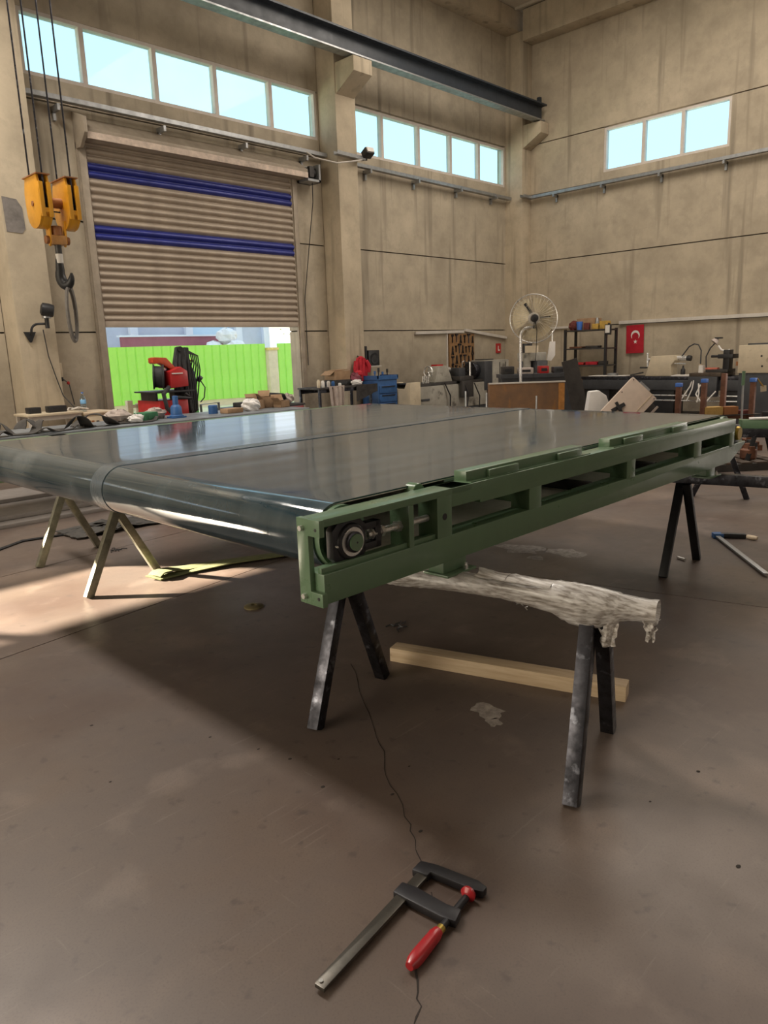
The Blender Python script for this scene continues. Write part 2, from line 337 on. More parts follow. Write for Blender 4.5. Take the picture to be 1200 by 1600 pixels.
# ---------------------------------------------------------------- floor
def clip(poly, p, d, side):
    out = []; nx, ny = -d[1] * side, d[0] * side
    f = lambda q: (q[0] - p[0]) * nx + (q[1] - p[1]) * ny - .004
    for i in range(len(poly)):
        a, b = poly[i], poly[(i + 1) % len(poly)]; fa, fb = f(a), f(b)
        if fa >= 0: out.append(a)
        if fa * fb < 0: t = fa / (fa - fb); out.append((a[0] + t * (b[0] - a[0]), a[1] + t * (b[1] - a[1])))
    return out
floor = S(MB().box(-9.2, 16.3, -8.2, 11.3, -.3, -.012).build('floor', dark_gap))
big = [(-9, -8), (15.9, -8), (15.9, 11), (-9, 11)]
l1p, l1d = (1.19, 4.24), (.987, .16); l3p, l3d = (1.77, 5.96), (.994, .10); l2p, l2d = (4.19, 3.25), (-.225, .974); l4p, l4d = (-3.2, 3), (-.2, .98)
lo = clip(big, l1p, l1d, -1); mid = clip(clip(big, l1p, l1d, 1), l3p, l3d, -1); hi = clip(big, l3p, l3d, 1)
slabs = [clip(clip(lo, l2p, l2d, 1), l4p, l4d, -1), clip(lo, l2p, l2d, -1), clip(lo, l4p, l4d, 1), mid, clip(hi, (9, 8), (-.1, 1), 1), clip(hi, (9, 8), (-.1, 1), -1)]
for poly in slabs:
    MB().prism(poly, (0, 0, .011), (0, 0, -.011), ((1, 0, 0), (0, 1, 0))).build('slab', floorm, floor)
def ribbon(pts, wd, z, name, m, parent):
    g = []
    for i, p in enumerate(pts):
        d = Vector(pts[min(i + 1, len(pts) - 1)]) - Vector(pts[max(0, i - 1)]); n = Vector((-d.y, d.x)).normalized(); w_ = wd * random.uniform(.35, 1.2) / 2
        g.append([(p[0] - n.x * w_, p[1] - n.y * w_, z), (p[0] + n.x * w_, p[1] + n.y * w_, z)])
    return MB().sheet(g, .0008).build(name, m, parent)
def jag(pts, n=6, a=.012):
    out = []
    for i in range(len(pts) - 1):
        for k in range(n):
            t = k / n; out.append((pts[i][0] * (1 - t) + pts[i + 1][0] * t + random.uniform(-a, a), pts[i][1] * (1 - t) + pts[i + 1][1] * t + random.uniform(-a, a)))
    return out + [pts[-1]]
crackm = mat('crack_dark', (.035, .028, .025), .95, rvar=0)
ribbon(jag([(2.42, 2.7), (2.05, 2.15), (1.83, 1.87), (1.63, 1.55), (1.52, 1.40)]), .0035, .0006, 'crack', crackm, floor)
ribbon(jag([(1.43, 1.28), (1.38, 1.2)], 4, .006), .006, .0006, 'crack', crackm, floor)
ribbon(jag([(1.22, 1.15), (1.13, 1.06), (1.04, 1.0), (.98, .93)], 5, .008), .006, .0006, 'crack', crackm, floor)
spot_b = MB()
for x, y, r in ((2.16, .65, .011), (1.50, 2.6, .007), (1.58, 2.36, .007), (1.62, 2.2, .008), (1.58, 1.95, .009), (1.72, 1.72, .009), (1.63, 1.5, .009), (1.9, 1.8, .006), (1.75, 2.05, .006), (2.3, 1.0, .006), (2.6, .95, .008), (1.2, 3.1, .008), (1.05, 2.6, .006)):
    spot_b.ball((x, y, .0005), r, 8, 4, (1, random.uniform(.6, 1), .12))
stuff(spot_b.build('floor_grit', crackm, floor))
palepatch = mat('pale_wear', (.34, .30, .27), .6, 0, .25, 25)
for cx, cy_, r_, e_ in ((4.86, 3.3, .16, 1.6), (4.98, 2.95, .13, 1.4), (4.72, 3.05, .07, 1.2), (2.47, 1.84, .07, 1.3), (2.40, 1.76, .04, 1)):
    poly = []
    for k in range(16):
        a = 2 * pi * k / 16; q = r_ * random.uniform(.55, 1.1); poly.append((cx + q * cos(a), cy_ + q * e_ * sin(a)))
    MB().prism(poly, (0, 0, .0006), (0, 0, 0), ((1, 0, 0), (0, 1, 0))).build('wear_mark', palepatch, floor, smooth=0)

# ---------------------------------------------------------------- walls
dark_wall = mat('joint_backing', (.05, .042, .033), .95, rvar=0)
ROWS = [(0, 2.03), (2.03, 3.59), (3.59, 5.12), (5.12, 6.22), (6.22, 8.6)]
G = .011
def panels(par, m, a0, a1, holes, axis, p0, p1):
    """one wall bay: a precast panel per row, cut round its openings; axis 'x' or 'y' runs along the wall"""
    for z0, z1 in ROWS:
        hs = [h for h in holes if h[2] < z1 - .01 and h[3] > z0 + .01]
        mb = MB()
        def bx(u0, u1, q0, q1):
            if u1 - u0 < .01 or q1 - q0 < .01: return
            if axis == 'x': mb.box(u0, u1, p0, p1, q0, q1)
            else: mb.box(p0, p1, u0, u1, q0, q1)
        if not hs: bx(a0 + G, a1 - G, z0 + G, z1 - G)
        else:
            u = a0 + G
            for h in sorted(hs):
                bx(u, h[0], z0 + G, z1 - G); u = h[1]
                bx(h[0], h[1], z0 + G, max(z0 + G, h[2])); bx(h[0], h[1], min(z1 - G, h[3]), z1 - G)
            bx(u, a1 - G, z0 + G, z1 - G)
        mb.build('panel', m, par, smooth=0)
    z0, z1 = 0, 8.6; mb = MB(); q0, q1 = (p0 + .05, p1 + .02)
    def bb(u0, u1, a, b):
        if u1 - u0 > .01 and b - a > .01: mb.box(u0, u1, q0, q1, a, b) if axis == 'x' else mb.box(q0, q1, u0, u1, a, b)
    u = a0 - .03; holes = [(h[0] - .05, h[1] + .05, h[2] - .05, h[3] + .05) for h in holes]
    for h in sorted(holes):
        bb(u, h[0], 0, 8.6); u = h[0]
        same = [g for g in holes if g[0] < h[1] and g[1] > h[0]]
        if len(same) > 1:
            us = sorted({x for g in same for x in g[:2]})
            for i in range(len(us) - 1):
                zs = sorted([(g[2], g[3]) for g in same if g[0] < us[i + 1] - .001 and g[1] > us[i] + .001]); z = 0
                for c, d in zs: bb(us[i], us[i + 1], z, c); z = d
                bb(us[i], us[i + 1], z, 8.6)
            u = us[-1]; break
        bb(h[0], h[1], 0, h[2]); bb(h[0], h[1], h[3], 8.6); u = h[1]
    bb(u, a1 + .03, 0, 8.6)
    stuff(mb.build('joint_backing', dark_wall, par, smooth=0))
wa = struct('wall_left')
W1 = (4.46, 9.66, 5.42, 6.24); W2 = (10.60, 15.50, 5.33, 6.2); D1 = (5.20, 8.92, 0, 4.75)
panels(wa, wallA, 4.28, 9.70, [W1, D1], 'x', 11, 11.22)
panels(wa, wallA, 10.19, 15.9, [W2], 'x', 11, 11.22)
panels(wa, wallA, -.1, 3.78, [], 'x', 11, 11.22)
SW = (-4.5, -1.2, 2.42, 3.06)  # unseen opening added so the sun throws its patch under the belt
panels(wa, wallA, -9.2, -.6, [SW], 'x', 11, 11.22)
wb = struct('wall_right')
WB = (5.98, 8.66, 5.30, 6.2)
panels(wb, wallB, 5.0 - 1.2, 11.0, [WB], 'y', 15.9, 16.12)
panels(wb, wallB, -2.5, 3.8, [], 'y', 15.9, 16.12); panels(wb, wallB, -8.2, -2.5, [], 'y', 15.9, 16.12)
# joint backs (dark, in the gaps)
bk = MB().box(-9.2, 5.19, 11.06, 11.16, 0, 8.6) if False else None
wl = struct('wall_back'); MB().box(-9.2, 16.1, -8.4, -8.2, 0, 9).build('panel', wallB, wl)
wf = struct('wall_far_left'); MB().box(-9.4, -9.2, -8.4, 11.2, 0, 9).build('panel', wallB, wf)
ce = S(MB().box(-9.4, 16.1, -8.4, 11.2, 8.98, 9.1).build('ceiling', roofm))
for k in range(12): MB().box(15.3 - 2.2 * k, 15.36 - 2.2 * k, -8.2, 10.6, 8.93, 8.98).build('roof_rib', roofm, ce)
# columns with corbels
def column(name, x0, x1, y0):
    c = struct(name); MB().box(x0, x1, y0, 11.24, 0, 8.56).build('column', colm, c, bevel=.012)
    MB().prism([(y0, 6.10), (y0 - .48, 6.36), (y0 - .48, 6.60), (y0, 6.60)], (x1 - x0 - .04, 0, 0), (x0 + .02, 0, 0), ((0, 1, 0), (0, 0, 1))).build('corbel', colm, c, bevel=.01)
    return c
column('trim_1', 9.70, 10.19, 10.53); column('trim_2', 15.53, 15.9, 10.53); c3 = column('trim_3', 3.78, 4.28, 10.53); column('trim_4', -.6, -.1, 10.53)
MB().prism([(.03, 3.29), (.22, 3.28), (.27, 3.34), (.26, 3.60), (.20, 3.70), (.02, 3.72)], (0, -.006, 0), (3.78, 10.529, 0)).build('patch', mat('grey_patch', (.20, .18, .165), .8), c3)
tr5 = struct('trim_5'); MB().box(-9.2, 15.9, 10.62, 11.0, 8.56, 8.97).build('eave_beam', colm, tr5, bevel=.01)
tr6 = struct('trim_6'); MB().box(15.5, 15.9, -8.2, 10.52, 8.34, 8.97).build('eave_beam', colm, tr6, bevel=.01)
# crane rail
cr = T('crane_rail', 'long dark steel crane rail on concrete corbels high along the wall', 'rail', (10, 10.25, 6.6))
MB().box(-5, 15.75, 10.07, 10.27, 6.62, 6.645).build('lower_flange', galv, cr)
MB().box(-5, 15.75, 10.16, 10.18, 6.645, 6.93).build('web', beamm, cr)
MB().box(-5, 15.75, 10.02, 10.32, 6.93, 6.96).build('upper_flange', beamm, cr)
MB().box(-5, 15.75, 10.145, 10.195, 6.96, 7.0).build('rail_head', beamm, cr)
MB().box(15.62, 15.70, 10.13, 10.21, 7.0, 7.12).build('end_stop', beamm, cr)
# windows
def window(name, axis, a0, a1, z0, z1, mulls, p, out, pm=None):
    wn = struct(name); fw_ = .05
    def bx(mb, u0, u1, q0, q1, d0, d1):
        lo_, hi_ = p + d0 * out, p + d1 * out
        return mb.box(u0, u1, lo_, hi_, q0, q1) if axis == 'x' else mb.box(lo_, hi_, u0, u1, q0, q1)
    mb = MB(); bx(mb, a0, a1, z0, z0 + fw_, -.02, .10); bx(mb, a0, a1, z1 - fw_, z1, -.02, .10); bx(mb, a0, a0 + fw_, z0 + fw_, z1 - fw_, -.02, .10); bx(mb, a1 - fw_, a1, z0 + fw_, z1 - fw_, -.02, .10)
    mb.build('window_frame', pvc, wn)
    ed = [a0 + fw_] + list(mulls) + [a1 - fw_]
    for u in mulls:
        m2 = MB(); bx(m2, u - .035, u + .035, z0 + fw_, z1 - fw_, -.015, .09); m2.build('mullion', pvc, wn)
    for i in range(len(ed) - 1):
        m3_ = MB(); bx(m3_, ed[i] + .002, ed[i + 1] - .002, z0 + fw_, z1 - fw_, .045, .051); m3_.build('pane', pm or pane_m, wn, smooth=0)
    return wn
window('window_1', 'x', *W1, [5.34, 6.46, 7.53, 8.64], 11.03, 1)
window('window_2', 'x', *W2, [11.37, 12.46, 13.51, 14.52], 11.03, 1)
window('window_3', 'y', *WB, [6.93, 7.76], 15.93, 1)
window('window_added', 'x', *SW, [-3.1], 11.03, 1, pane_clear)
# cable tray
tray = T('cable_tray', 'galvanised cable tray on brackets running along both walls under the windows', 'tray', (10, 10.9, 5.05))
def trayrun(p, q, side, name='tray_run'):
    mb = MB(); p = Vector(p); q = Vector(q); up = Vector((0, 0, 1)); sd_ = Vector(side)
    mb.bar(p, q, .10, .006); mb.bar(p + sd_ * .05 + up * .03, q + sd_ * .05 + up * .03, .005, .06); mb.bar(p - sd_ * .05 + up * .03, q - sd_ * .05 + up * .03, .005, .06)
    mb.build(name, galv, tray)
trayrun((4.3, 10.86, 5.12), (9.7, 10.86, 5.11), (0, -1, 0)); trayrun((9.6, 10.47, 5.08), (10.3, 10.47, 5.07), (0, -1, 0)); trayrun((10.2, 10.86, 5.07), (15.5, 10.86, 5.02), (0, -1, 0))
trayrun((15.4, 10.45, 5.02), (15.86, 10.45, 5.02), (0, -1, 0)); trayrun((15.78, 10.4, 5.02), (15.78, 2.0, 5.05), (-1, 0, 0))
for x in (4.8, 6.4, 7.9, 9.2, 10.8, 12.2, 13.6, 14.9): MB().box(x - .02, x + .02, 10.78, 11, 4.98, 5.06).box(x - .02, x + .02, 10.94, 11, 4.88, 5.0).build('tray_bracket', galv, tray)
for y in (9.8, 8.6, 7.3, 6.0, 4.8): MB().box(15.70, 15.9, y - .02, y + .02, 4.96, 5.02).box(15.84, 15.9, y - .02, y + .02, 4.86, 5.0).build('tray_bracket', galv, tray)
# floodlight on the tray at the column
fl = T('floodlight', 'small floodlight with clear lens on the cable tray beside the middle column', 'lamp', (10.32, 10.45, 5.1))
MB().bar((10.32, 10.44, 5.15), (10.30, 10.30, 5.22), .18, .12).build('housing', black, fl, bevel=.01); MB().bar((10.30, 10.30, 5.22), (10.297, 10.28, 5.23), .15, .09).build('lens', white, fl); MB().box(10.30, 10.34, 10.42, 10.46, 5.07, 5.14).build('stem', black, fl)
tag(MB().tube([(9.15, 10.9, 5.2), (9.3, 10.7, 5.02), (9.6, 10.45, 4.93), (9.95, 10.42, 5.0), (10.2, 10.42, 5.06)], .014, 6).build('cable', conduit), 'pale cable sagging from shutter motor to the tray by the middle column', 'cable')
# conduits
c = tag(MB().box(15.84, 15.9, 3.8, 8.14, 2.03, 2.10).build('conduit', conduit), 'white conduit on end wall running right above the red flag', 'conduit')
c = tag(MB().box(15.85, 15.9, 8.95, 10.5, 2.0, 2.05).build('conduit', conduit), 'white conduit on end wall behind the standing fan', 'conduit')
tag(MB().bar((12.15, 10.96, 1.975), (13.82, 10.96, 2.0), .05, .06).build('conduit', conduit), 'level white conduit on wall left of the tool board', 'conduit')
tag(MB().bar((13.86, 10.95, 2.03), (15.50, 10.95, 1.84), .05, .06).build('conduit', conduit), 'sloping white conduit hanging loose above the small red sign', 'conduit')
tag(MB().box(13.22, 13.25, 10.96, 11, 1.0, 1.97).build('conduit', conduit), 'thin upright white conduit on left edge of the tool board', 'conduit')
sg = T('fire_sign', 'small red fire sign on the wall beside the corner column', 'sign', (15.22, 10.98, 1.5))
MB().box(15.13, 15.31, 10.975, 11, 1.48, 1.71).build('sign_plate', redp, sg); MB().box(15.19, 15.21, 10.97, 10.976, 1.53, 1.65).box(15.21, 15.26, 10.97, 10.976, 1.53, 1.56).build('symbol', white, sg)

# ---------------------------------------------------------------- roller shutter door
dr = struct('door_1')
def slat_mesh():
    n = 7; return [(.004, 0)] + [(-.004 - .036 * sin(pi * i / n) ** .7, .006 + .084 * i / n) for i in range(n + 1)] + [(.004, .092), (.004, .1063), (.010, .1063), (.010, 0)]
zz = 2.18; k = 0; protos = {}
while zz < 4.70:
    blue = (4.19 < zz + .05 < 4.41) or (3.37 < zz + .05 < 3.59); key = 'b' if blue else 'g'
    if key not in protos:
        protos[key] = MB().prism(slat_mesh(), (3.72, 0, 0), (5.20, 10.985, 0), ((0, 1, 0), (0, 0, 1))).build('slat', shutterblue if blue else shutter, dr); o = protos[key]
    else: o = protos[key].copy(); COL.objects.link(o)
    o.location = (0, 0, zz); zz += .1065
MB().box(5.20, 8.92, 10.955, 11.01, 2.10, 2.19).build('bottom_bar', shutter, dr, bevel=.008)
for x0, x1 in ((5.06, 5.20), (8.92, 9.06)):
    MB().box(x0, x1, 10.95, 11.0, 0, 4.66).box(x0 + .02, x1 - .02, 10.925, 10.95, 0, 4.66).build('guide_rail', railm, dr, bevel=.006)
MB().prism([(10.99, 4.66), (10.80, 4.66), (10.70, 4.74), (10.70, 4.80), (10.99, 5.0)], (4.0, 0, 0), (5.12, 0, 0), ((0, 1, 0), (0, 0, 1))).build('shutter_box', railm, dr, bevel=.004)
MB().box(5.12, 9.12, 10.69, 10.71, 4.66, 4.75).build('shutter_lip', mat('pale_lip', (.62, .50, .41), .5), dr)
MB().prism([(10.99, 4.56), (10.82, 4.56), (10.64, 4.72), (10.64, 4.92), (10.99, 5.06)], (.05, 0, 0), (5.06, 0, 0), ((0, 1, 0), (0, 0, 1))).build('box_end', railm, dr, bevel=.006)
mo = MB().box(9.12, 9.42, 10.70, 11.0, 4.62, 4.66).box(9.38, 9.42, 10.70, 11, 4.62, 4.92).box(9.12, 9.42, 10.96, 11, 4.62, 4.92).build('motor_bracket', galv, dr)
MB().cyl((9.14, 10.84, 4.79), (9.37, 10.84, 4.79), .08, 14).box(9.2, 9.3, 10.74, 10.8, 4.70, 4.88).build('shutter_motor', darkplate, dr)
MB().tube([(9.3, 10.80, 4.66), (9.31, 10.82, 4.3), (9.3, 10.9, 3.9), (9.12, 10.97, 2.6), (9.12, 10.97, 1.4)], .008, 6).build('motor_cable', black, dr)

# ---------------------------------------------------------------- conveyor
CV = T('belt_conveyor', 'long green framed belt conveyor with wide glossy dark belt on steel trestles', 'conveyor', (2.27, 1.83, 0), R(.6), local=True)
U = lambda u: u - 2.289
V0, V1 = .155, 3.78
zc, rr = .945, .125; uf, ur = U(1.765), U(5.555)
def loop(v0, v1, r, th, name, m, par=CV, n=28):
    pts = [(uf + r * cos(a), zc + r * sin(a)) for a in [pi / 2 + pi * i / n for i in range(n + 1)]]
    mid_ = 24; pts += [(uf + (ur - uf) * i / mid_, zc - r - .012 * sin(pi * i / mid_)) for i in range(1, mid_)]
    pts += [(ur + r * cos(a), zc + r * sin(a)) for a in [-pi / 2 + pi * i / n for i in range(n + 1)]]
    pts += [(ur + (uf - ur) * i / mid_, zc + r) for i in range(1, mid_)]
    k = len(pts); vs = []; fs = []
    def off(i):
        a, b = Vector(pts[i - 1]), Vector(pts[(i + 1) % k]); d = (b - a).normalized(); return Vector(pts[i]) + Vector((-d.y, d.x)) * th
    inn = [off(i) for i in range(k)]
    for v in (v0, v1):
        vs += [(p[0], v, p[1]) for p in pts] + [(p[0], v, p[1]) for p in inn]
    for i in range(k):
        j = (i + 1) % k
        fs += [(i, j, 2 * k + j, 2 * k + i), (k + i, 3 * k + i, 3 * k + j, k + j), (i, k + i, k + j, j), (2 * k + i, 2 * k + j, 3 * k + j, 3 * k + i)]
    return MB().add(vs, fs).build(name, m, par, smooth=30)
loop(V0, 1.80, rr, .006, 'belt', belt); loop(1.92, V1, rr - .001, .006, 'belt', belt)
loop(1.795, 1.925, rr + .003, .006, 'belt_seam', seam)
loop(V0 + .004, V1 - .004, rr - .0065, .004, 'belt_lining', lining)
def box_l(u0, u1, v0, v1, z0, z1, mb=None): return (mb or MB()).box(U(u0), U(u1), v0, v1, z0, z1)
def side_frame(v, s, par, rails=True):
    """s=1: outer face towards -v"""
    f = lambda a: v + s * a
    B = lambda u0, u1, a0, a1, z0, z1, mb=None: box_l(u0, u1, f(a0), f(a1), z0, z1, mb)
    lower = MB().prism([(U(1.552), .765), (U(5.34), .765), (U(5.62), .872), (U(5.62), .885), (U(1.552), .872)], (0, s * .10, 0), (0, v, 0))
    sf = lower.build('lower_beam', green, par, bevel=.004)
    B(1.552, 2.37, .0, .10, 1.035, 1.062).build('take_up_guide', green, par, bevel=.002)
    B(1.552, 2.16, .012, .03, .872, .892).build('guide_strip', green, par, bevel=.002)
    MB().prism([(U(2.24), .985), (U(2.43), .985), (U(2.43), .972), (U(5.40), .972), (U(5.40), 1.062), (U(2.24), 1.062)], (0, s * .10, 0), (0, v, 0)).build('upper_beam', green, par, bevel=.003)
    for u0, u1, z1 in ((1.985, 2.012, 1.035), (2.15, 2.24, 1.04), (2.80, 2.90, .975), (3.76, 3.86, .975), (4.68, 4.80, .975), (5.30, 5.39, .975)):
        mb = B(u0, u1, 0, .10, .87, z1); mb.build('post', green, par, bevel=.002)
    MB().cyl((U(2.195) - .0, f(-.001), .955), (U(2.195), f(.0), .955), .014, 12).build('hole', black, par)
    for a, b_ in ((2.38, 3.33), (3.62, 4.64)) if rails else ():
        r_ = B(a, b_, .035, .10, 1.062, 1.107).build('bed_rail', green, par, bevel=.004)
        B(a + .14, a + .36, .018, .036, 1.062, 1.097).build('rail_clip', green, r_, bevel=.003); B(b_ - .25, b_ - .04, .018, .036, 1.062, 1.097).build('rail_clip', green, r_, bevel=.003)
        B(a + .0, b_ + .04, .01, .10, 1.062, 1.066).build('rail_base', green, r_)
    # end plate, a C of flat bar with two lugs, facing the nose
    y = lambda a: f(a)
    MB().prism([(y(.105), .762), (y(-.012), .762), (y(-.012), .81), (y(.048), .81), (y(.048), 1.005), (y(-.012), 1.005), (y(-.012), 1.064), (y(.105), 1.064)], (-.022, 0, 0), (U(1.553), 0, 0), ((0, 1, 0), (0, 0, 1))).build('end_plate', green, par, bevel=.002)
    for z in (.79, 1.03): MB().cyl((U(1.531), y(.075), z), (U(1.517), y(.075), z), .010, 6).build('bolt', bright, par); MB().cyl((U(1.532), y(.008), z), (U(1.530), y(.008), z), .006, 10).build('hole', black, par)
    for u in (2.28, 5.04):
        ft = B(u - .075, u + .075, .02, .10, .712, .77).build('foot', green, par, bevel=.002); B(u - .09, u + .10, -.015, .115, .702, .712).build('foot_plate', green, ft, bevel=.002)
        MB().cyl((U(u) + .045, f(-.002), .712), (U(u) + .045, f(-.002), .728), .010, 6).cyl((U(u) + .045, f(-.002), .728), (U(u) + .045, f(-.002), .738), .006, 8).build('foot_bolt', bright, ft)
    # take-up bearing
    bz = .953; bu = U(1.71)
    hs = MB().lathe([(.030, 0), (.062, .0), (.068, .012), (.068, .05), (.05, .055)], (bu, f(.02), bz), (bu, f(1), bz), 24).prism([(bu - .085, bz - .05), (bu - .06, bz - .075), (bu + .05, bz - .078), (bu + .075, bz - .05), (bu + .075, bz + .05), (bu + .05, bz + .075), (bu - .06, bz + .072), (bu - .085, bz + .05)], (0, s * .035, 0), (0, f(.03), 0)).build('bearing_housing', cast, par, bevel=.004)
    t = MB(); t.box(bu + .06, bu + .15, f(.03), f(.07), bz + .024, bz + .05).box(bu + .06, bu + .15, f(.03), f(.07), bz - .05, bz - .024).box(bu + .125, bu + .155, f(.03), f(.07), bz - .05, bz + .05); t.build('take_up_yoke', cast, hs, bevel=.004)
    MB().lathe([(.034, 0), (.052, .0), (.052, .008), (.034, .008)], (bu, f(.016), bz), (bu, f(1), bz), 28).build('bearing_ring', bright, hs)
    MB().lathe([(.034, .0), (.038, .002), (.038, .02)], (bu, f(.004), bz), (bu, f(1), bz), 24).build('lock_collar', steel, hs)
    MB().cyl((bu, f(-.004), bz), (bu, f(.06), bz), .030, 24).build('shaft_end', green, hs); MB().cyl((bu, f(-.0046), bz), (bu, f(-.004), bz), .004, 8).build('centre_hole', black, hs)
    MB().cyl((bu - .075, f(.026), bz - .004), (bu - .075, f(.016), bz - .004), .004, 8).build('grease_nipple', bright, hs)
    ty = f(.05)
    MB().cyl((bu + .10, ty, bz), (U(2.145), ty, bz), .0135, 14).build('take_up_screw', bright, par)
    for u0, u1 in ((1.828, 1.845), (1.875, 1.892), (1.962, 1.984), (2.013, 2.032)): MB().cyl((U(u0), ty, bz), (U(u1), ty, bz), .022, 6).build('nut', bright, par)
    for u in (2.18, 3.47, 4.76) if rails else (): MB().lathe([(.034, 0), (.036, .004), (.036, .05)], (U(u), f(.12), 1.044), (U(u), f(1), 1.044), 18).build('roller_end', green, par)
    # rear bearing
    MB().box(U(5.42), U(5.56), f(.02), f(.07), .885, 1.01).build('rear_bearing', cast, par, bevel=.01)
    MB().lathe([(.02, 0), (.045, 0), (.05, .01), (.05, .03)], (U(5.50), f(.0), .95), (U(5.50), f(1), .95), 20).build('rear_bearing_cap', brass, par)
side_frame(0.0, 1, CV)
side_frame(3.94, -1, CV, False)
for u, z in ((1.765, zc), (5.555, zc)):
    MB().cyl((U(u), .14, z), (U(u), 3.80, z), rr - .012, 32).build('drum', green, CV)
    for v, e in ((.128, 1), (3.812, -1)): MB().lathe([(.02, .012), (rr - .022, .012), (rr - .022, 0), (rr - .008, 0), (rr - .008, .03)], (U(u), v, z), (U(u), v + e, z), 32).build('drum_rim', green, CV)
    MB().cyl((U(u), .10, z), (U(u), 3.84, z), .03, 16).build('drum_shaft', green, CV)
for u in (2.18, 3.47, 4.76): MB().cyl((U(u), .13, 1.024), (U(u), 3.8, 1.024), .034, 14).build('roller', galv, CV)
for u in (3.55, 4.35): MB().cyl((U(u), .10, .855), (U(u), 3.84, .855), .03, 16).build('return_roller', darkplate, CV)
for u in (2.85, 3.8, 4.74): MB().box(U(u) - .04, U(u) + .04, .10, 3.84, .90, .98).build('cross_member', green, CV)
MB().box(U(2.4), U(4.66), .17, 3.77, 1.046, 1.056).build('slider_bed', galv, CV)

# ---------------------------------------------------------------- trestles
def trestle(label, a, b, fa, fb, m, tubem=None, over=(0, 0), r=.042, wl_=.055, group=None, zt=.70):
    """a, b: apex points (x,y); fa, fb: pairs of feet; crossbar top at zt"""
    mx_, my_ = (a[0] + b[0]) / 2, (a[1] + b[1]) / 2
    t = T('trestle', label, 'trestle', (mx_, my_, 0), 0, group)
    d = Vector((b[0] - a[0], b[1] - a[1], 0)).normalized(); zt_ = zt - r
    A = Vector((*a, zt_)) - d * over[0]; B_ = Vector((*b, zt_)) + d * over[1]
    cb = MB().bar(A, B_, 2 * r, 2 * r).build('crossbar', tubem or m, t, bevel=.006)
    for ap, ff in ((a, fa), (b, fb)):
        for i, q in enumerate(ff):
            sgn = 1 if i else -1; side = Vector((q[0] - ap[0], q[1] - ap[1], 0)).normalized()
            top = Vector((*ap, zt - 2 * r + .0)) - side * .02 + d * (.026 * sgn); low = Vector((*q, .0)) + d * (.026 * sgn)
            lg = MB().bar(low, top, wl_, wl_, (d.x, d.y, 0)).build('leg', m, t, bevel=.003)
    return t
t1 = trestle('nearest dark steel trestle under the green conveyor, crossbar wrapped in plastic film', (2.13, 2.38), (2.38, 1.275), ((1.85, 2.28), (2.41, 2.48)), ((2.10, 1.17), (2.66, 1.38)), steel, steel, (.0, .16), r=.028, zt=.70)
t2 = trestle('black trestle under far right end of the green conveyor, bare crossbar', (5.13, 2.10), (5.45, .75), ((4.83, 2.06), (5.40, 2.11)), ((5.15, .68), (5.73, .80)), mat('black_trestle', (.022, .022, .024), .5, .5, .2, 9), steel, (.35, .3), r=.038, zt=.70)
t3 = trestle('pale steel trestle in sunlight under the rounded belt end, far side', (2.30, 5.0), (2.37, 6.1), ((1.99, 4.93), (2.62, 5.06)), ((2.07, 6.01), (2.68, 6.21)), steel_pale, steel_pale, (.3, .3), zt=.70)
t4 = trestle('dark trestle standing on open floor behind the conveyor tail, near the pallet', (7.77, 2.8), (8.2, 1.7), ((7.71, 3.04), (7.83, 2.58)), ((8.1, 1.95), (8.25, 1.45)), steel, steel, (.1, .2), zt=.72)
# stretch film wrapped round the near crossbar
def wrap():
    A = Vector((2.143, 2.32, .668)); B_ = Vector((2.428, 1.06, .664)); n = 90; k = 22; vs = []; fs = []; rnd = random.Random(3)
    d = (B_ - A).normalized(); up = Vector((0, 0, 1)); a = d.cross(up).normalized()
    for i in range(n + 1):
        t = i / n; c = A + (B_ - A) * t
        lump = .043 + .010 * max(0, sin(3.2 * pi * t)) * (t < .9) + .012 * max(0, sin(pi * (t - .55) / .4)) * (t > .55)
        for j in range(k):
            th = 2 * pi * j / k; q = lump * (1 + rnd.uniform(-.035, .035) + .06 * sin(5 * th + 9 * t))
            x_, y_ = q * cos(th), q * sin(th)
            if y_ < 0 and .70 < t < .92: y_ *= 1 + .55 * sin(pi * (t - .70) / .22)
            vs.append(c + a * x_ + up * y_)
    for i in range(n):
        for j in range(k): fs.append((i * k + j, i * k + (j + 1) % k, (i + 1) * k + (j + 1) % k, (i + 1) * k + j))
    mb = MB().add(vs, fs)
    for cx, wd, dz, t0 in ((0, .045, .12, .87), (0, .024, .075, .985)):
        c = A + (B_ - A) * t0; g = []
        for i in range(9):
            s = i / 8; ww = wd * (1 - .45 * s) * (1 + rnd.uniform(-.12, .12)); row = []
            for j in range(7):
                u = j / 6 - .5; row.append(c + d * (u * 2 * ww + rnd.uniform(-.006, .006)) + a * (.02 + .012 * sin(9 * u + 4 * s) + rnd.uniform(-.006, .006)) + up * (-.03 - dz * s + rnd.uniform(-.008, .008)))
            g.append(row)
        mb.sheet(g, .0015)
    for t0, hgt in ((.10, .03), (.30, .035), (.52, .03), (.57, .022), (.18, .028), (.66, .02)):
        c = A + (B_ - A) * t0; mb.sheet([[c + d * (u * .07 + rnd.uniform(-.01, .01)) + a * (v * .05) + up * (.045 + hgt * (1 - abs(v)) * rnd.uniform(.5, 1.2)) for u in (-1, -.4, .2, .7)] for v in (-.8, -.2, .4, .9)], .0015)
    o = mb.build('film_wrap', film, t1, smooth=60); o['label'] = 'crumpled clear plastic film wrapped round the crossbar'
wrap()

# ---------------------------------------------------------------- things on the near floor
tb = T('timber_beam', 'pale pine timber beam lying on floor under the near trestle', 'timber', (2.8, 2.0, 0), math.atan2(-1.13, .36), local=True)
MB().box(-.60, .60, -.045, .045, 0, .075).build('timber', wood, tb, bevel=.004)
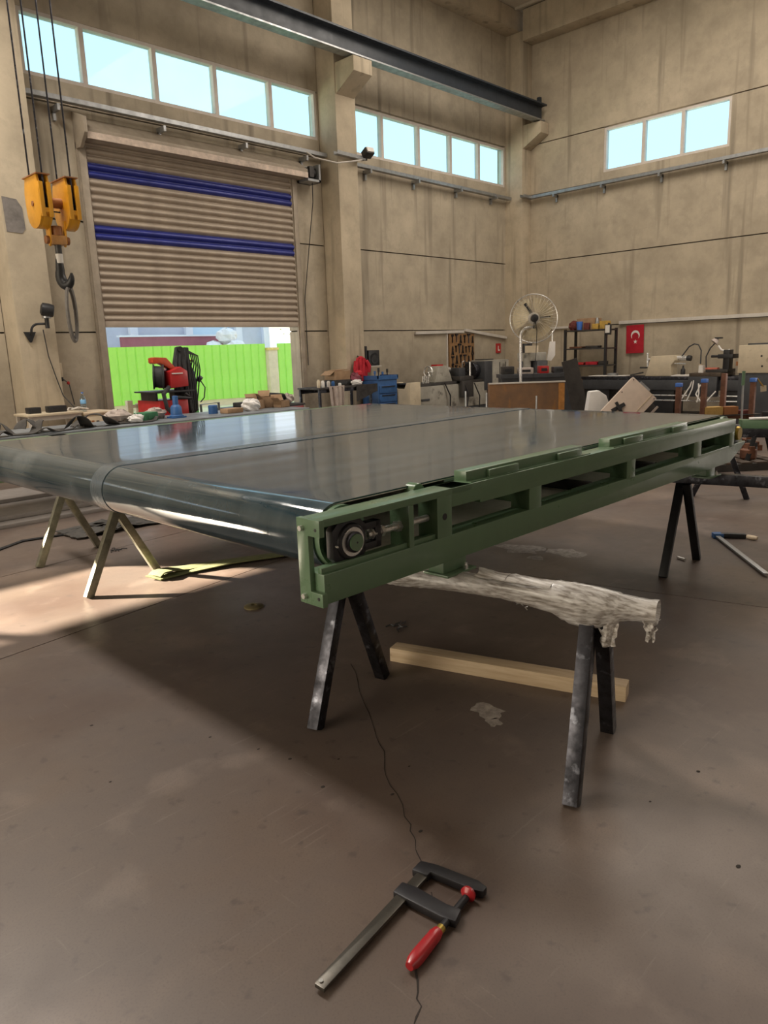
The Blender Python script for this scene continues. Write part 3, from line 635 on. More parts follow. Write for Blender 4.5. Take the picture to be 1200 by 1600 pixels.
# F-clamp
fc = T('f_clamp', 'dark F-clamp with red handle lying in the foreground', 'clamp', (.97, 1.26, 0), math.atan2(.08, .51), local=True)
MB().prism([(0, .0), (0, .032), (.02, .036), (.52, .036), (.52, 0)], (0, 0, .012), (0, -.018, .012), ((1, 0, 0), (0, 1, 0))).build('rail', clampsteel, fc, bevel=.002)
MB().cyl((.014, 0.004, .024), (.014, 0.004, .028), .006, 10).build('stop_pin', bright, fc)
MB().prism([(.485, .035), (.535, .035), (.548, -.02), (.556, -.16), (.545, -.195), (.52, -.195), (.512, -.165), (.508, -.02), (.49, -.02)], (0, 0, .026), (0, 0, .004), ((1, 0, 0), (0, 1, 0))).build('fixed_jaw', cast, fc, bevel=.005)
MB().prism([(.375, .03), (.425, .03), (.43, -.02), (.42, -.13), (.425, -.175), (.375, -.185), (.368, -.14), (.372, -.02)], (0, 0, .026), (0, 0, .004), ((1, 0, 0), (0, 1, 0))).build('sliding_arm', cast, fc, bevel=.005)
MB().cyl((.34, -.158, .018), (.49, -.158, .018), .011, 12).build('screw', cast, fc)
MB().lathe([(.012, 0), (.022, .003), (.024, .012), (.014, .02), (.01, .022)], (.505, -.158, .022), (.48, -.158, .022), 16).build('swivel_pad', redgrip, fc)
MB().cyl((.322, -.158, .018), (.345, -.158, .018), .013, 10).build('ferrule', brass, fc)
hp = []
for i in range(9):
    t = i / 8; hp.append(([.015, .019, .019, .0195, .020, .0205, .0205, .019, .012][i], .145 * t))
hnd = MB()
def grip():
    n = 20; vs = []; fs = []
    for r_, t in hp:
        for k in range(n):
            a = 2 * pi * k / n; q = r_ * (1 - (.11 if (k % 5 == 0 and .02 < t < .14) else 0)); vs.append((.325 - t, -.158 + q * cos(a), .021 + q * sin(a)))
    for i in range(len(hp) - 1):
        for k in range(n): fs.append((i * n + k, i * n + (k + 1) % n, (i + 1) * n + (k + 1) % n, (i + 1) * n + k))
    fs += [tuple(range(n)), tuple(range((len(hp) - 1) * n, len(hp) * n))]
    hnd.add(vs, fs)
grip(); hnd.build('handle', redgrip, fc)['label'] = 'red ribbed screw handle'
# second clamp at right edge
f2 = T('f_clamp', 'long bright F-clamp with black head lying at right edge of floor', 'clamp', (6.12, 2.21, 0), math.atan2(-.66, -.86), local=True)
MB().box(-.02, 1.08, -.018, .018, .012, .026).build('rail', galv, f2, bevel=.002)
MB().box(-.04, .03, -.03, .05, 0, .04).build('fixed_jaw', bluep, f2, bevel=.006); MB().bar((.0, .03, .022), (.03, .22, .022), .05, .04).build('sliding_arm', black, f2, bevel=.008)
MB().lathe([(.010, 0), (.018, .01), (.02, .06), (.014, .09)], (.04, .22, .02), (.12, .30, .02), 12).build('handle', woodlight, f2)
wsh = T('steel_washer', 'small round worn disc with a centre hole lying on the floor', 'washer', (2.62, 3.84, 0))
MB().lathe([(.018, .008), (.018, .016), (.035, .016), (.058, .011), (.064, .006), (.064, .0), (.018, 0)], (2.62, 3.84, 0), (2.62, 3.84, 1), 28).build('disc', mat('brass_brown_disc', (.22, .18, .09), .5, .4), wsh)
tag(MB().cyl((5.30, 2.13, .011), (5.33, 2.20, .011), .011, 12).build('steel_pin', bright), 'short bright steel pin on floor beside black trestle foot', 'pin')
for i, (x, y, nm, cnt, lb) in enumerate(((2.98, 2.87, 'wire_scrap', 6, 'bits of twisted dark wire on floor under conveyor'), (3.78, 2.47, 'screw_scrap', 5, 'loose bright screws on the floor behind the wrapped crossbar'), (2.72, 6.0, 'wire_scrap', 8, 'tangled dark wire scrap beside the sunlit trestle foot'))):
    mb = MB()
    for k in range(cnt):
        a = random.uniform(0, 6.28); p = Vector((x + random.uniform(-.06, .06), y + random.uniform(-.04, .04), .006)); mb.tube([p, p + Vector((cos(a) * .03, sin(a) * .03, .006)), p + Vector((cos(a + .5) * .06, sin(a + .5) * .05, 0))], .004, 6)
    tag(stuff(mb.build(nm, bright if 'screw' in nm else black)), lb, 'scrap')
# olive sling on the floor
def strip(path, wd, name, m, lab, cat, th=.006, par=None, tilt=None):
    g = []
    for i, p in enumerate(path):
        p = Vector(p); d = Vector(path[min(i + 1, len(path) - 1)]) - Vector(path[max(0, i - 1)]); n = Vector((-d.y, d.x, 0)); n = n.normalized() if n.length > 1e-6 else Vector((0, 1, 0))
        g.append([p - n * wd / 2, p - n * wd / 6 + Vector((0, 0, .004)), p + n * wd / 6 + Vector((0, 0, .002)), p + n * wd / 2])
    o = MB().sheet(g, th).build(name, m, par)
    return tag(o, lab, cat) if lab else o
sl = T('webbing_sling', 'flat olive webbing sling on floor running under the belt end', 'sling', (2.6, 4.9, 0))
strip([(2.50, 4.92, .03), (2.54, 4.93, .05), (2.62, 4.95, .045), (2.80, 4.95, .02), (3.1, 4.86, .014), (3.45, 4.72, .012), (4.1, 4.5, .012)], .13, 'webbing', olive, None, None, .008, sl)
strip([(2.56, 4.96, .02), (2.50, 4.94, .028), (2.52, 4.90, .012), (2.75, 4.89, .012), (3.1, 4.80, .026), (3.5, 4.66, .022), (4.1, 4.42, .02)], .11, 'webbing', olive, None, None, .008, sl)
tag(MB().tube([(1.0, 6.6, .012), (1.9, 6.75, .012), (2.3, 7.0, .012), (2.8, 6.9, .012), (3.6, 6.75, .012), (4.4, 6.9, .012)], .012, 6).build('cable', black), 'black cable lying on floor beyond the sunlit trestle', 'cable')
nb = T('net_bundle', 'crumpled dark strap bundle on floor behind the sunlit trestle', 'bundle', (3.0, 6.8, 0))
mb = MB()
for k in range(9):
    y = 6.62 + .05 * k; mb.sheet([[(2.65 + .09 * i + random.uniform(-.02, .02), y + .04 * j + random.uniform(-.02, .02), .015 + .05 * random.random() * (1 - abs(i - 5) / 6)) for j in range(3)] for i in range(11)], .006)
mb.build('strap_folds', strapm, nb)

# low stack of belting on the floor, left
bs = T('belting_stack', 'low stack of flat grey belting laid on floor behind the conveyor', 'belting', (3.0, 8.7, 0))
for i, (y0, y1, x0, x1) in enumerate(((7.72, 9.4, .6, 5.8), (7.92, 9.4, .6, 5.6), (8.7, 9.4, .6, 4.4))):
    MB().box(x0, x1, y0, y1, .045 * i, .045 * (i + 1) - .004).build('belt_layer', mat('grey_belting', (.24, .215, .20), .6, 0, .12, 2) if i == 0 else MATS['grey_belting'], bs, bevel=.004)

# ---------------------------------------------------------------- crane hook block
HX, HY = 3.12, 7.4
hk = T('crane_hook', 'yellow twin-sheave crane hook block hanging on dark ropes', 'crane hook', (HX, HY, 2.9))
def capsule(hy, z0, z1, n=10):
    pts = [(-hy * .95, z1), (hy * .95, z1)]
    return [(hy * cos(a) * (1 if True else 1), z0 + hy + 0 + hy * sin(a)) for a in [pi + pi * i / n for i in range(n + 1)]] + [(hy * 1.04, z0 + hy + (z1 - z0 - hy) * .55), (hy * .8, z1), (-hy * .8, z1), (-hy * 1.04, z0 + hy + (z1 - z0 - hy) * .55)]
for sx_ in (-1, 1):
    x0 = HX + sx_ * .155
    hs = MB().prism(capsule(.20, 2.76, 3.30), (.025, 0, 0), (x0 - .065, HY, 0), ((0, 1, 0), (0, 0, 1))).prism(capsule(.20, 2.76, 3.30), (.025, 0, 0), (x0 + .04, HY, 0), ((0, 1, 0), (0, 0, 1))).prism(capsule(.20, 2.76, 2.87), (.08, 0, 0), (x0 - .04, HY, 0), ((0, 1, 0), (0, 0, 1)))
    hs.build('sheave_housing', yellow, hk, bevel=.004)
    rim = MB().box(x0 - .065, x0 - .02, HY - .215, HY - .19, 2.86, 3.22).box(x0 + .02, x0 + .065, HY - .215, HY - .19, 2.86, 3.22); rim.build('rim_plate', yellow, hk, bevel=.004)
    MB().box(x0 - .075, x0 + .075, HY - .2, HY + .2, 3.30, 3.312).build('top_plate', rustpin, hk)
    MB().lathe([(.19, -.018), (.165, -.006), (.165, .006), (.19, .018)], (x0, HY, 3.02), (x0 + 1, HY, 3.02), 28).build('sheave', cast, hk)
    for dy in (-.175, .175): MB().cyl((x0, HY + dy, 3.02), (x0, HY + dy, 7.6), .010, 8).build('rope', steel, hk)
    MB().cyl((x0 - .075, HY, 3.02), (x0 - .066, HY, 3.02), .03, 6).build('axle_nut', rustpin, hk)
    MB().prism([(-.06, 2.86), (.06, 2.86), (.05, 2.62), (0, 2.58), (-.05, 2.62)], (.02, 0, 0), (HX + sx_ * .085 - .01, HY, 0), ((0, 1, 0), (0, 0, 1))).build('side_strap', yellow, hk, bevel=.003)
    MB().cyl((HX + sx_ * .10, HY, 2.65), (HX + sx_ * .13, HY, 2.65), .045, 14).build('trunnion', rustpin, hk)
MB().cyl((HX - .12, HY, 3.05), (HX + .12, HY, 3.05), .055, 18).build('axle', rustpin, hk)
MB().cyl((HX - .10, HY, 2.96), (HX + .06, HY - .03, 2.95), .008, 8).build('tie_rod', steel, hk)
MB().cyl((HX, HY, 2.70), (HX, HY, 2.80), .065, 18).build('hook_nut', rustpin, hk)
MB().box(HX - .085, HX + .085, HY - .06, HY + .06, 2.60, 2.70).build('crosshead', mat('crosshead_orange', (.50, .25, .08), .5), hk, bevel=.008)
MB().cyl((HX, HY, 2.44), (HX, HY, 2.60), .036, 16).build('shank', darkplate, hk)
hd = Vector((.28, -.96, 0)).normalized(); hc = Vector((HX, HY, 2.30)); pts = [Vector((HX, HY, 2.50)), Vector((HX, HY, 2.43)) - hd * .012]
for i in range(13):
    a = pi * .86 + (2 * pi * .93 - pi * .86) * i / 12 * 1.15; pts.append(hc + hd * (.095 * cos(a) + .075) + Vector((0, 0, .125 * sin(a) - .02)))
MB().tube(pts, [.036, .040] + [.048, .053, .058, .060, .060, .060, .058, .055, .050, .044, .036, .026, .012], 12).build('hook', black, hk)
MB().lathe([(.0355, 0), (.039, .004), (.039, .10), (.0355, .104)], (HX, HY, 2.40), (HX, HY, 3), 16).build('hook_label', white, hk)
slg = T('hanging_sling', 'grey lifting sling loop hanging from the crane hook', 'sling', (HX + .03, HY - .06, 2.05))
pts = [Vector((HX + .035 + .055 * cos(a), HY - .075 + .03 * cos(a), 2.075 + .265 * sin(a))) for a in [2 * pi * i / 28 for i in range(28)]]
for k in (-1, 0, 1):
    MB().tube([p + Vector((.010 * k, .02 * k, .012 * k)) for p in pts], .019, 6, closed=True).build('strap', mat('grey_sling', (.17, .155, .14), .6) if k == -1 else MATS['grey_sling'], slg)
def shrink(root, k, pivot):
    """whole block at a smaller size about a pivot (mesh data only)"""
    pv = Vector(pivot) - root.location
    for ch in root.children:
        if ch.name.startswith('rope'):
            for v in ch.data.vertices:
                if v.co.z < 2: v.co = pv + (v.co - pv) * k
                else: v.co.x = pv.x + (v.co.x - pv.x) * k; v.co.y = pv.y + (v.co.y - pv.y) * k
        else:
            for v in ch.data.vertices: v.co = pv + (v.co - pv) * k
shrink(hk, .84, (HX + .06, HY, 3.24)); shrink(slg, .95, (HX + .03, HY, 1.86))
# overhead girder that carries the ropes (above the frame)
gd = T('crane_girder', 'dark overhead crane girder carrying the ropes of the hook block', 'crane', (HX, 2, 7.6))
MB().box(HX - .2, HX + .2, -7.5, 10.4, 7.65, 7.69).box(HX - .015, HX + .015, -7.5, 10.4, 7.69, 8.2).box(HX - .2, HX + .2, -7.5, 10.4, 8.2, 8.24).build('beam', beamm, gd)
MB().box(HX - .3, HX + .3, HY - .35, HY + .35, 7.45, 7.64).build('trolley', yellow, gd, bevel=.01); MB().box(HX - .5, HX + .5, 10.0, 10.34, 7.02, 7.62).build('end_carriage', beamm, gd)
# gooseneck lamp on the left column
gl = T('wall_lamp', 'black spotlight on a bent arm, triangular bracket fixed to the left column', 'lamp', (3.92, 10.5, 2.0))
MB().prism([(3.84, 2.02), (4.0, 2.02), (3.93, 1.88), (3.91, 1.88)], (0, .03, 0), (0, 10.49, 0)).build('bracket', black, gl, bevel=.004)
MB().tube([(3.92, 10.48, 1.99)] + arc((4.02, 10.44, 2.02), .10, pi, pi / 2, 6) + [(4.10, 10.38, 2.12)], .016, 8).build('arm', black, gl)
MB().cyl((4.11, 10.36, 2.06), (4.11, 10.36, 2.20), .028, 12).build('joint', black, gl)
MB().lathe([(.05, 0), (.085, .02), (.09, .10), (.08, .16), (.06, .17)], (4.03, 10.33, 2.31), (4.2, 10.27, 2.275), 18).build('lamp_head', black, gl); MB().cyl((4.10, 10.33, 2.19), (4.10, 10.33, 2.215), .06, 14).build('collar', galv, gl)
tag(MB().tube([(4.10, 10.50, 2.05), (4.13, 10.51, 1.7), (4.2, 10.51, 1.4), (4.26, 10.5, 1.15), (4.35, 10.4, .99)], .007, 6).build('lamp_cord', black), 'thin black cord running down the column from the wall lamp', 'cord')
eb = T('socket_box', 'small cream socket box with black plug on wall beside the left column', 'socket', (4.42, 10.95, 1.45))
MB().box(4.36, 4.47, 10.93, 11, 1.40, 1.60).build('box', cream, eb, bevel=.004); MB().box(4.38, 4.46, 10.91, 10.97, 1.34, 1.395).build('plug', black, eb); MB().tube([(4.45, 10.9, 1.37), (4.52, 10.88, 1.3), (4.53, 10.8, 1.0)], .008, 6).build('lead', black, eb); MB().ball((4.51, 10.88, 1.31), .025, 8, 5).build('connector', redp, eb)

# ---------------------------------------------------------------- left table and cabinet
def table(name, label, x0, x1, y0, y1, zt, th, topm, legm, lw=.04, group=None):
    t = T(name, label, 'table', ((x0 + x1) / 2, (y0 + y1) / 2, 0), 0, group)
    MB().box(x0, x1, y0, y1, zt - th, zt).build('tabletop', topm, t, bevel=.004)
    for x in (x0 + lw, x1 - lw):
        for y in (y0 + lw, y1 - lw): MB().box(x - lw / 2, x + lw / 2, y - lw / 2, y + lw / 2, 0, zt - th).build('leg', legm, t)
    MB().box(x0 + lw, x1 - lw, y1 - lw - .01, y1 - lw + .01, zt - th - .08, zt - th).build('apron', legm, t); MB().box(x0 + lw, x1 - lw, y0 + lw - .01, y0 + lw + .01, zt - th - .06, zt - th).build('apron', legm, t); return t
table('side_table', 'narrow pale wooden table against the left column', 3.55, 4.28, 9.95, 10.45, .955, .03, cream, conduit)
def devbox(name, label, cat, x, y, z, sx_, sy_, sz, m, rz=0, m2=black):
    t = T(name, label, cat, (x, y, z), rz, local=True)
    MB().box(-sx_ / 2, sx_ / 2, -sy_ / 2, sy_ / 2, 0, sz).build('body', m, t, bevel=min(.012, sz * .2)); MB().box(-sx_ * .3, sx_ * .3, -sy_ * .52, -sy_ * .5, sz * .3, sz * .7).build('face_plate', m2, t); return t
devbox('radio', 'small black box at left end of the narrow pale table', 'radio', 3.72, 10.2, .955, .16, .14, .08, black)
devbox('toolbox', 'long black case in the middle of the narrow pale table', 'case', 4.0, 10.15, .955, .24, .14, .085, black)
mb = MB()
for k in range(7):
    p = Vector((4.18 + random.uniform(-.05, .05), 10.2 + random.uniform(-.05, .05), .965)); mb.tube([p, p + Vector((random.uniform(.05, .12), random.uniform(-.1, .1), .03)), p + Vector((random.uniform(.1, .2), random.uniform(-.1, .1), .005))], .008, 6)
tag(stuff(mb.build('cable_tangle', conduit)), 'tangle of pale leads at right end of the narrow pale table', 'cable')
cab = T('white_cabinet', 'low off-white cabinet with small dark marks beside the door', 'cabinet', (4.5, 10.25, 0))
MB().box(4.30, 4.74, 9.95, 10.5, .02, .90).build('body', cream, cab, bevel=.006); MB().box(4.28, 4.76, 9.93, 10.52, .90, .925).build('top', woodlight, cab, bevel=.004); MB().box(4.315, 4.725, 9.937, 9.95, .1, .87).build('door', cream, cab, bevel=.004)
MB().box(4.33, 4.36, 9.934, 9.937, .79, .82).box(4.37, 4.41, 9.934, 9.937, .79, .815).build('label_mark', rustpin, cab); MB().box(4.44, 4.48, 9.934, 9.937, .79, .81).build('label_mark', darkplate, cab); MB().box(4.56, 4.62, 9.934, 9.937, .805, .812).build('label_mark', bluep, cab)
bo = T('water_bottle', 'clear plastic water bottle with blue label on the off-white cabinet', 'bottle', (4.40, 10.2, .925))
MB().lathe([(.034, 0), (.038, .01), (.038, .07), (.036, .075), (.038, .08), (.038, .17), (.03, .20), (.014, .235), (.014, .255)], (4.40, 10.2, .925), (4.40, 10.2, 2), 18).build('body', bottle_m, bo)
MB().lathe([(.0385, .11), (.0392, .112), (.0392, .165), (.0385, .167)], (4.40, 10.2, .925), (4.40, 10.2, 2), 18).build('label', mat('blue_label', (.2, .45, .75), .5), bo); MB().cyl((4.40, 10.2, 1.178), (4.40, 10.2, 1.195), .016, 12).build('cap', bluecap, bo)

# ---------------------------------------------------------------- long bench beyond the conveyor and what lies on it
table('work_bench', 'long grey topped bench standing beyond the conveyor belt', .3, 6.4, 7.72, 8.62, .90, .04, tabletop, steel, .05)
ZB = .90
def wavy(label, x0, x1, y, amp, per, ph, wd):
    n = 40; path = [(x0 + (x1 - x0) * i / n, y + .05 * sin(i * .35 + ph), ZB + .008 + amp * max(0, sin(2 * pi * i / n * per + ph)) ** 1.5) for i in range(n + 1)]
    strip(path, wd, 'belt_strap', strapm, label, 'strap', .008)
wavy('dark wavy belt strap at far left end of the grey bench', 2.05, 2.95, 7.85, .12, 2.2, .3, .12)
wavy('dark belt strap folded in two humps, middle of the strap row on grey bench', 2.75, 3.55, 7.95, .13, 1.6, .5, .14)
wavy('brown belt strap arched highest, nearest the cabinet end of grey bench', 3.35, 4.3, 8.0, .13, 1.05, .15, .16)
wavy('thin pale edged strap lying low under the dark straps on grey bench', 2.1, 3.3, 7.80, .05, 3, 1.2, .07)
devbox('dark_green_carton', 'dark green carton on bench left of the blue jack', 'carton', 4.22, 8.1, ZB, .22, .18, .10, greenbox, .35, greenbox)
def crumple(name, label, cat, x, y, z, r, sc, m, jit=.22, cnt=1):
    mb = MB(); mb.ball((0, 0, r * sc[2] * .8), r, 14, 9, sc, jit)
    o = mb.build(name, m, smooth=0); o.location = (x, y, z); return tag(o, label, cat)
crumple('paper_wad', 'crumpled white paper beside the green carton on the bench', 'paper', 4.02, 7.95, ZB, .09, (1, .8, .6), paper)
crumple('grey_rag', 'grey rag heap left of the green carton on the bench', 'rag', 3.98, 8.3, ZB, .13, (1.2, .9, .6), cloth)
crumple('rag', 'pale rag right of the green carton on the bench', 'rag', 4.42, 8.25, ZB, .12, (1.1, .8, .6), cloth)
jk = T('bottle_jack', 'small blue bottle jack standing on the grey bench', 'jack', (4.62, 8.1, ZB))
MB().lathe([(.085, 0), (.085, .03), (.07, .04), (.065, .13), (.05, .15), (.035, .16), (.035, .26), (.02, .265)], (4.62, 8.1, ZB), (4.62, 8.1, 3), 18).build('body', bluep, jk); MB().box(4.53, 4.71, 8.02, 8.18, ZB, ZB + .02).build('base', bluep, jk, bevel=.005)
devbox('wooden_tray', 'small brown wooden tray on bench right of the welder', 'tray', 5.38, 8.05, ZB, .26, .16, .06, cardboard, .1, cardboard)
bl_ = tag(MB().lathe([(.06, 0), (.06, .10), (.05, .11)], (5.2, 8.2, ZB), (5.2, 8.2, 3), 16).build('blue_can', bluep), 'short blue can on bench at foot of the hung cables', 'can')
crumple('clear_bag', 'white plastic bag on bench right of the brown tray', 'bag', 5.72, 8.1, ZB, .12, (1.1, .9, .7), paper)
for i, (x, y, a, hgt) in enumerate(((5.95, 8.3, .3, .12), (6.15, 8.35, -.2, .15), (6.3, 8.2, .2, .09))):
    cb_ = T('carton', ['open brown carton, left of three on bench end', 'open brown carton with raised flap, middle of three on bench end', 'open brown carton, right of three on bench end'][i], 'carton', (x, y, ZB), a, 'open cartons on the bench end', local=True)
    MB().box(-.09, .09, -.07, -.062, 0, hgt).box(-.09, .09, .062, .07, 0, hgt).box(-.09, -.082, -.07, .07, 0, hgt).box(.082, .09, -.07, .07, 0, hgt).box(-.09, .09, -.07, .07, 0, .008).build('body', cardboard, cb_)
    MB().bar((.0, .07, hgt), (.03, .12, hgt + .08), .16, .006).build('flap', cardboard, cb_); MB().bar((-.09, 0, hgt), (-.15, 0, hgt + .05), .13, .006).build('flap', cardboard, cb_)
# ---------------------------------------------------------------- welding set
wd_ = T('welding_machine', 'red wire-feed welding machine with black reel on a wheeled cart', 'welder', (5.0, 9.1, 0))
MB().box(4.82, 5.24, 8.85, 9.45, .45, 1.07).build('power_source', redp, wd_, bevel=.012)
MB().box(4.76, 5.34, 8.80, 9.5, .38, .45).build('cart_tray', black, wd_, bevel=.006)
for x in (4.84, 5.26):
    for y in (8.86, 9.44): MB().cyl((x - .03, y, .19), (x + .03, y, .19), .19, 18).build('wheel', rubber, wd_)
MB().box(4.76, 5.34, 8.82, 9.4, 1.17, 1.19).box(4.80, 4.83, 8.9, 9.3, 1.07, 1.17).box(5.22, 5.25, 8.9, 9.3, 1.07, 1.17).build('feeder_shelf', black, wd_, bevel=.004)
MB().prism([(5.03, 1.22), (5.30, 1.24), (5.30, 1.44), (5.20, 1.50), (5.04, 1.44)], (0, .34, 0), (0, 8.9, 0)).build('wire_feeder', redp, wd_, bevel=.012)
MB().box(5.06, 5.22, 8.89, 8.905, 1.405, 1.42).build('feeder_trim', paper, wd_)
MB().lathe([(.06, 0), (.165, .005), (.165, .02), (.14, .03), (.14, .12), (.165, .13), (.165, .145), (.06, .15)], (4.88, 9.08, 1.38), (5.2, 8.9, 1.36), 26).build('wire_reel', rubber, wd_)
MB().prism([(4.86, 1.56), (4.88, 1.545), (4.97, 1.55), (5.16, 1.44), (5.20, 1.47), (5.06, 1.62), (4.90, 1.63), (4.86, 1.62)], (0, .12, 0), (0, 9.0, 0)).build('handle', mat('orange_red', (.50, .07, .02), .45), wd_, bevel=.006)
MB().tube([(5.0, 8.9, 1.24), (4.86, 8.8, 1.16), (4.88, 8.78, .98), (5.0, 8.76, .85), (5.12, 8.74, .78)], .028, 8).build('torch_hose', rubber, wd_)
MB().tube([(5.2, 8.84, 1.15), (5.26, 8.8, 1.08), (5.1, 8.78, 1.1), (4.98, 8.8, 1.12)], .02, 8).build('torch_hose', rubber, wd_)
gc = T('gas_cylinder', 'dark teal gas cylinder with green shoulder behind the hung black cables', 'cylinder', (5.46, 9.2, 0))
MB().lathe([(.10, 0), (.105, .02), (.105, 1.32), (.09, 1.42), (.05, 1.50), (.03, 1.52)], (5.48, 9.2, 0), (5.48, 9.2, 3), 24).build('body', teal, gc); MB().lathe([(.1055, .70), (.107, .71), (.107, .90), (.1055, .91)], (5.48, 9.2, 0), (5.48, 9.2, 3), 24).build('green_band', cyl_green, gc)
MB().cyl((5.48, 9.2, 1.52), (5.48, 9.2, 1.60), .022, 12).cyl((5.48, 9.2, 1.57), (5.56, 9.16, 1.57), .015, 10).build('valve', brass, gc); MB().cyl((5.58, 9.12, 1.34), (5.62, 9.10, 1.30), .045, 12).build('gauge', black, gc)
hc_ = T('cable_bundle', 'thick bundle of black welding cables hung over the gas cylinder post', 'cables', (5.34, 9.12, 0))
for k in range(15):
    x0 = 5.19 + .014 * k; ph = random.uniform(0, 6); yy = 9.06 - .02 * (k % 3)
    pts = [(5.38, 9.2, .78 + .06 * random.random()), (x0 + .12, 9.08, .9), (x0 + .1, 9.06, 1.3), (5.33 + .006 * k, 9.1, 1.72 + .006 * (k % 4)), (5.26 + .012 * k, 9.08, 1.74), (x0 + .01 * sin(ph), yy, 1.55), (x0 + .03 * sin(ph + 1), yy, 1.25), (x0 + .02 * sin(ph + 2), yy, .95), (x0 + .06, yy, .76 + .05 * random.random())]
    MB().tube(pts, .020 + .006 * (k % 2), 7).build('cable', rubber, hc_)
for k in range(5):
    MB().tube([(5.36, 9.08, 1.74)] + [(5.38 + .028 * k + .10 * sin(t * 3), 9.06, 1.72 - .12 * t - (.25 + .08 * k) * t * t) for t in (.3, .6, .9, 1.1)], .009, 6).build('thin_cable', black, hc_)
MB().tube([(5.58, 9.06, 1.30), (5.64, 9.05, 1.2), (5.62, 9.06, 1.06), (5.56, 9.07, 1.0)], .008, 6).build('thin_cable', black, hc_)
MB().cyl((5.33, 9.12, 0), (5.33, 9.12, 1.76), .02, 10).cyl((5.28, 9.0, 1.73), (5.36, 9.22, 1.73), .035, 10).build('hanger_post', black, hc_); MB().box(5.15, 5.55, 8.95, 9.35, 0, .03).build('hanger_base', black, hc_)
fr = T('tube_stand', 'small grey square tube frame standing right of the gas cylinder', 'frame', (5.9, 9.3, 0))
MB().tube([(5.72, 9.3, 0), (5.70, 9.3, .95), (6.0, 9.3, .96), (6.02, 9.3, 0)], .018, 6).build('hoop', galv, fr); MB().tube([(5.60, 9.25, .0), (5.57, 9.2, 1.12)], .008, 6).build('rod', steel, fr)
# red tray cabinet right of the door opening
rc = T('red_tool_cabinet', 'low red cabinet with black top standing in the doorway', 'cabinet', (6.7, 9.2, 0))
MB().box(6.1, 7.3, 8.95, 9.5, .05, .84).build('body', redp, rc, bevel=.008); MB().box(6.08, 7.32, 8.93, 9.52, .84, .87).build('top', black, rc, bevel=.004)
for z in (.12, .34, .56): MB().box(6.13, 7.27, 8.94, 8.952, z, z + .2).build('drawer', redp, rc, bevel=.004)
for x, sx_, hh, lb in ((6.35, .2, .07, 'left'), (6.62, .3, .10, 'middle'), (6.95, .26, .06, 'right')):
    devbox('tool_case', 'dark tool case, %s of three on the red cabinet' % lb, 'case', x, 9.2, .87, sx_, .22, hh, black if lb != 'left' else darkcloth, .1)
tag(MB().tube([(6.5, 9.1, 1.0), (6.75, 9.1, 1.03), (7.05, 9.12, 1.0), (7.1, 9.15, .95)], .03, 8).build('grinder_body', black), 'black angle grinder lying over the cases on red cabinet', 'grinder')
crumple('rag', 'pale rag at the right end of the red cabinet top', 'rag', 7.2, 9.2, .87, .09, (1, .9, .9), cloth)
# timber posts outside the door
tp = T('timber_stand', 'pair of pale timber posts with a cross piece just outside the door', 'stand', (6.5, 12.9, 0))
MB().box(6.36, 6.46, 12.85, 12.95, 0, .88).build('post', woodlight, tp, bevel=.004); MB().box(6.56, 6.67, 12.85, 12.95, 0, .82).build('post', wood, tp, bevel=.004); MB().box(6.46, 6.56, 12.88, 12.92, .74, .80).build('cross_piece', woodlight, tp); MB().box(6.3, 6.75, 12.7, 13.1, -.02, .04).build('base', woodlight, tp)

# ---------------------------------------------------------------- bench at the middle column
bn = table('clothes_bench', 'cluttered low bench against the wall left of the middle column', 8.40, 9.72, 9.85, 10.45, 1.02, .03, darkplate, steel, .04)
cbx = T('cardboard_box', 'brown cardboard box with open flaps on the cluttered bench', 'box', (9.15, 10.2, 1.13))
MB().box(8.97, 9.33, 10.05, 10.35, 1.13, 1.29).build('body', cardboard, cbx, bevel=.004); MB().bar((9.05, 10.2, 1.30), (9.30, 10.18, 1.31), .28, .012).build('flap', cardboard, cbx); MB().bar((8.98, 10.2, 1.29), (8.86, 10.2, 1.22), .25, .01).build('flap', cardboard, cbx)
devbox('dark_case', 'dark case under the cardboard box on the cluttered bench', 'case', 9.18, 10.2, 1.02, .42, .32, .11, darkcloth)
for i, (x, hh, m_, lb) in enumerate(((8.52, .14, cream, 'cream can at left end of the cluttered bench'), (8.62, .12, white, 'white can second from left on the cluttered bench'), (8.75, .11, conduit, 'small pale jar left of cardboard box on the bench'), (8.86, .10, bluep, 'dark blue tin beside the cardboard box on the bench'), (9.02, .06, white, 'small white pot in front of the cardboard box'))):
    tag(MB().lathe([(.028, 0), (.03, .005), (.03, hh * .8), (.02, hh * .9), (.02, hh)], (x, 10.0, 1.02), (x, 10.0, 3), 14).build('can', m_), lb, 'can')
g = []
for i in range(8):
    t = i / 7; g.append([(8.62 + .05 * t + (.36 - .12 * t) * j / 8, 9.84 - .03 * sin(2.4 * j) - .02 * t, 1.04 - .62 * t) for j in range(9)])
tag(MB().sheet(g, .006).build('hanging_cloth', cloth), 'pale cloth draped over front edge of the cluttered bench', 'cloth')
crumple('rag_pile', 'pale rags heaped on floor below the cluttered bench', 'rags', 8.55, 9.6, 0.0, .3, (1, .6, .9), cloth, .12)
g = []
for i in range(7):
    t = i / 6; g.append([(9.28 + .52 * j / 7, 9.84 - .02 * sin(3 * j), 1.03 - (.30 - .16 * j / 7 * 1.0) * t) for j in range(8)])
tag(MB().sheet(g, .008).build('dark_blanket', darkcloth), 'dark blanket hanging at right end of the cluttered bench', 'blanket')
crumple('folded_clothes', 'crumpled pink and maroon clothes on right end of the bench', 'clothes', 9.50, 10.1, 1.02, .13, (1.2, .9, .9), mat('maroon_cloth', (.20, .05, .07), .9))
crumple('white_rag', 'white rag beside the maroon clothes on the bench', 'rag', 9.42, 9.98, 1.02, .09, (1.5, .8, .6), paper)
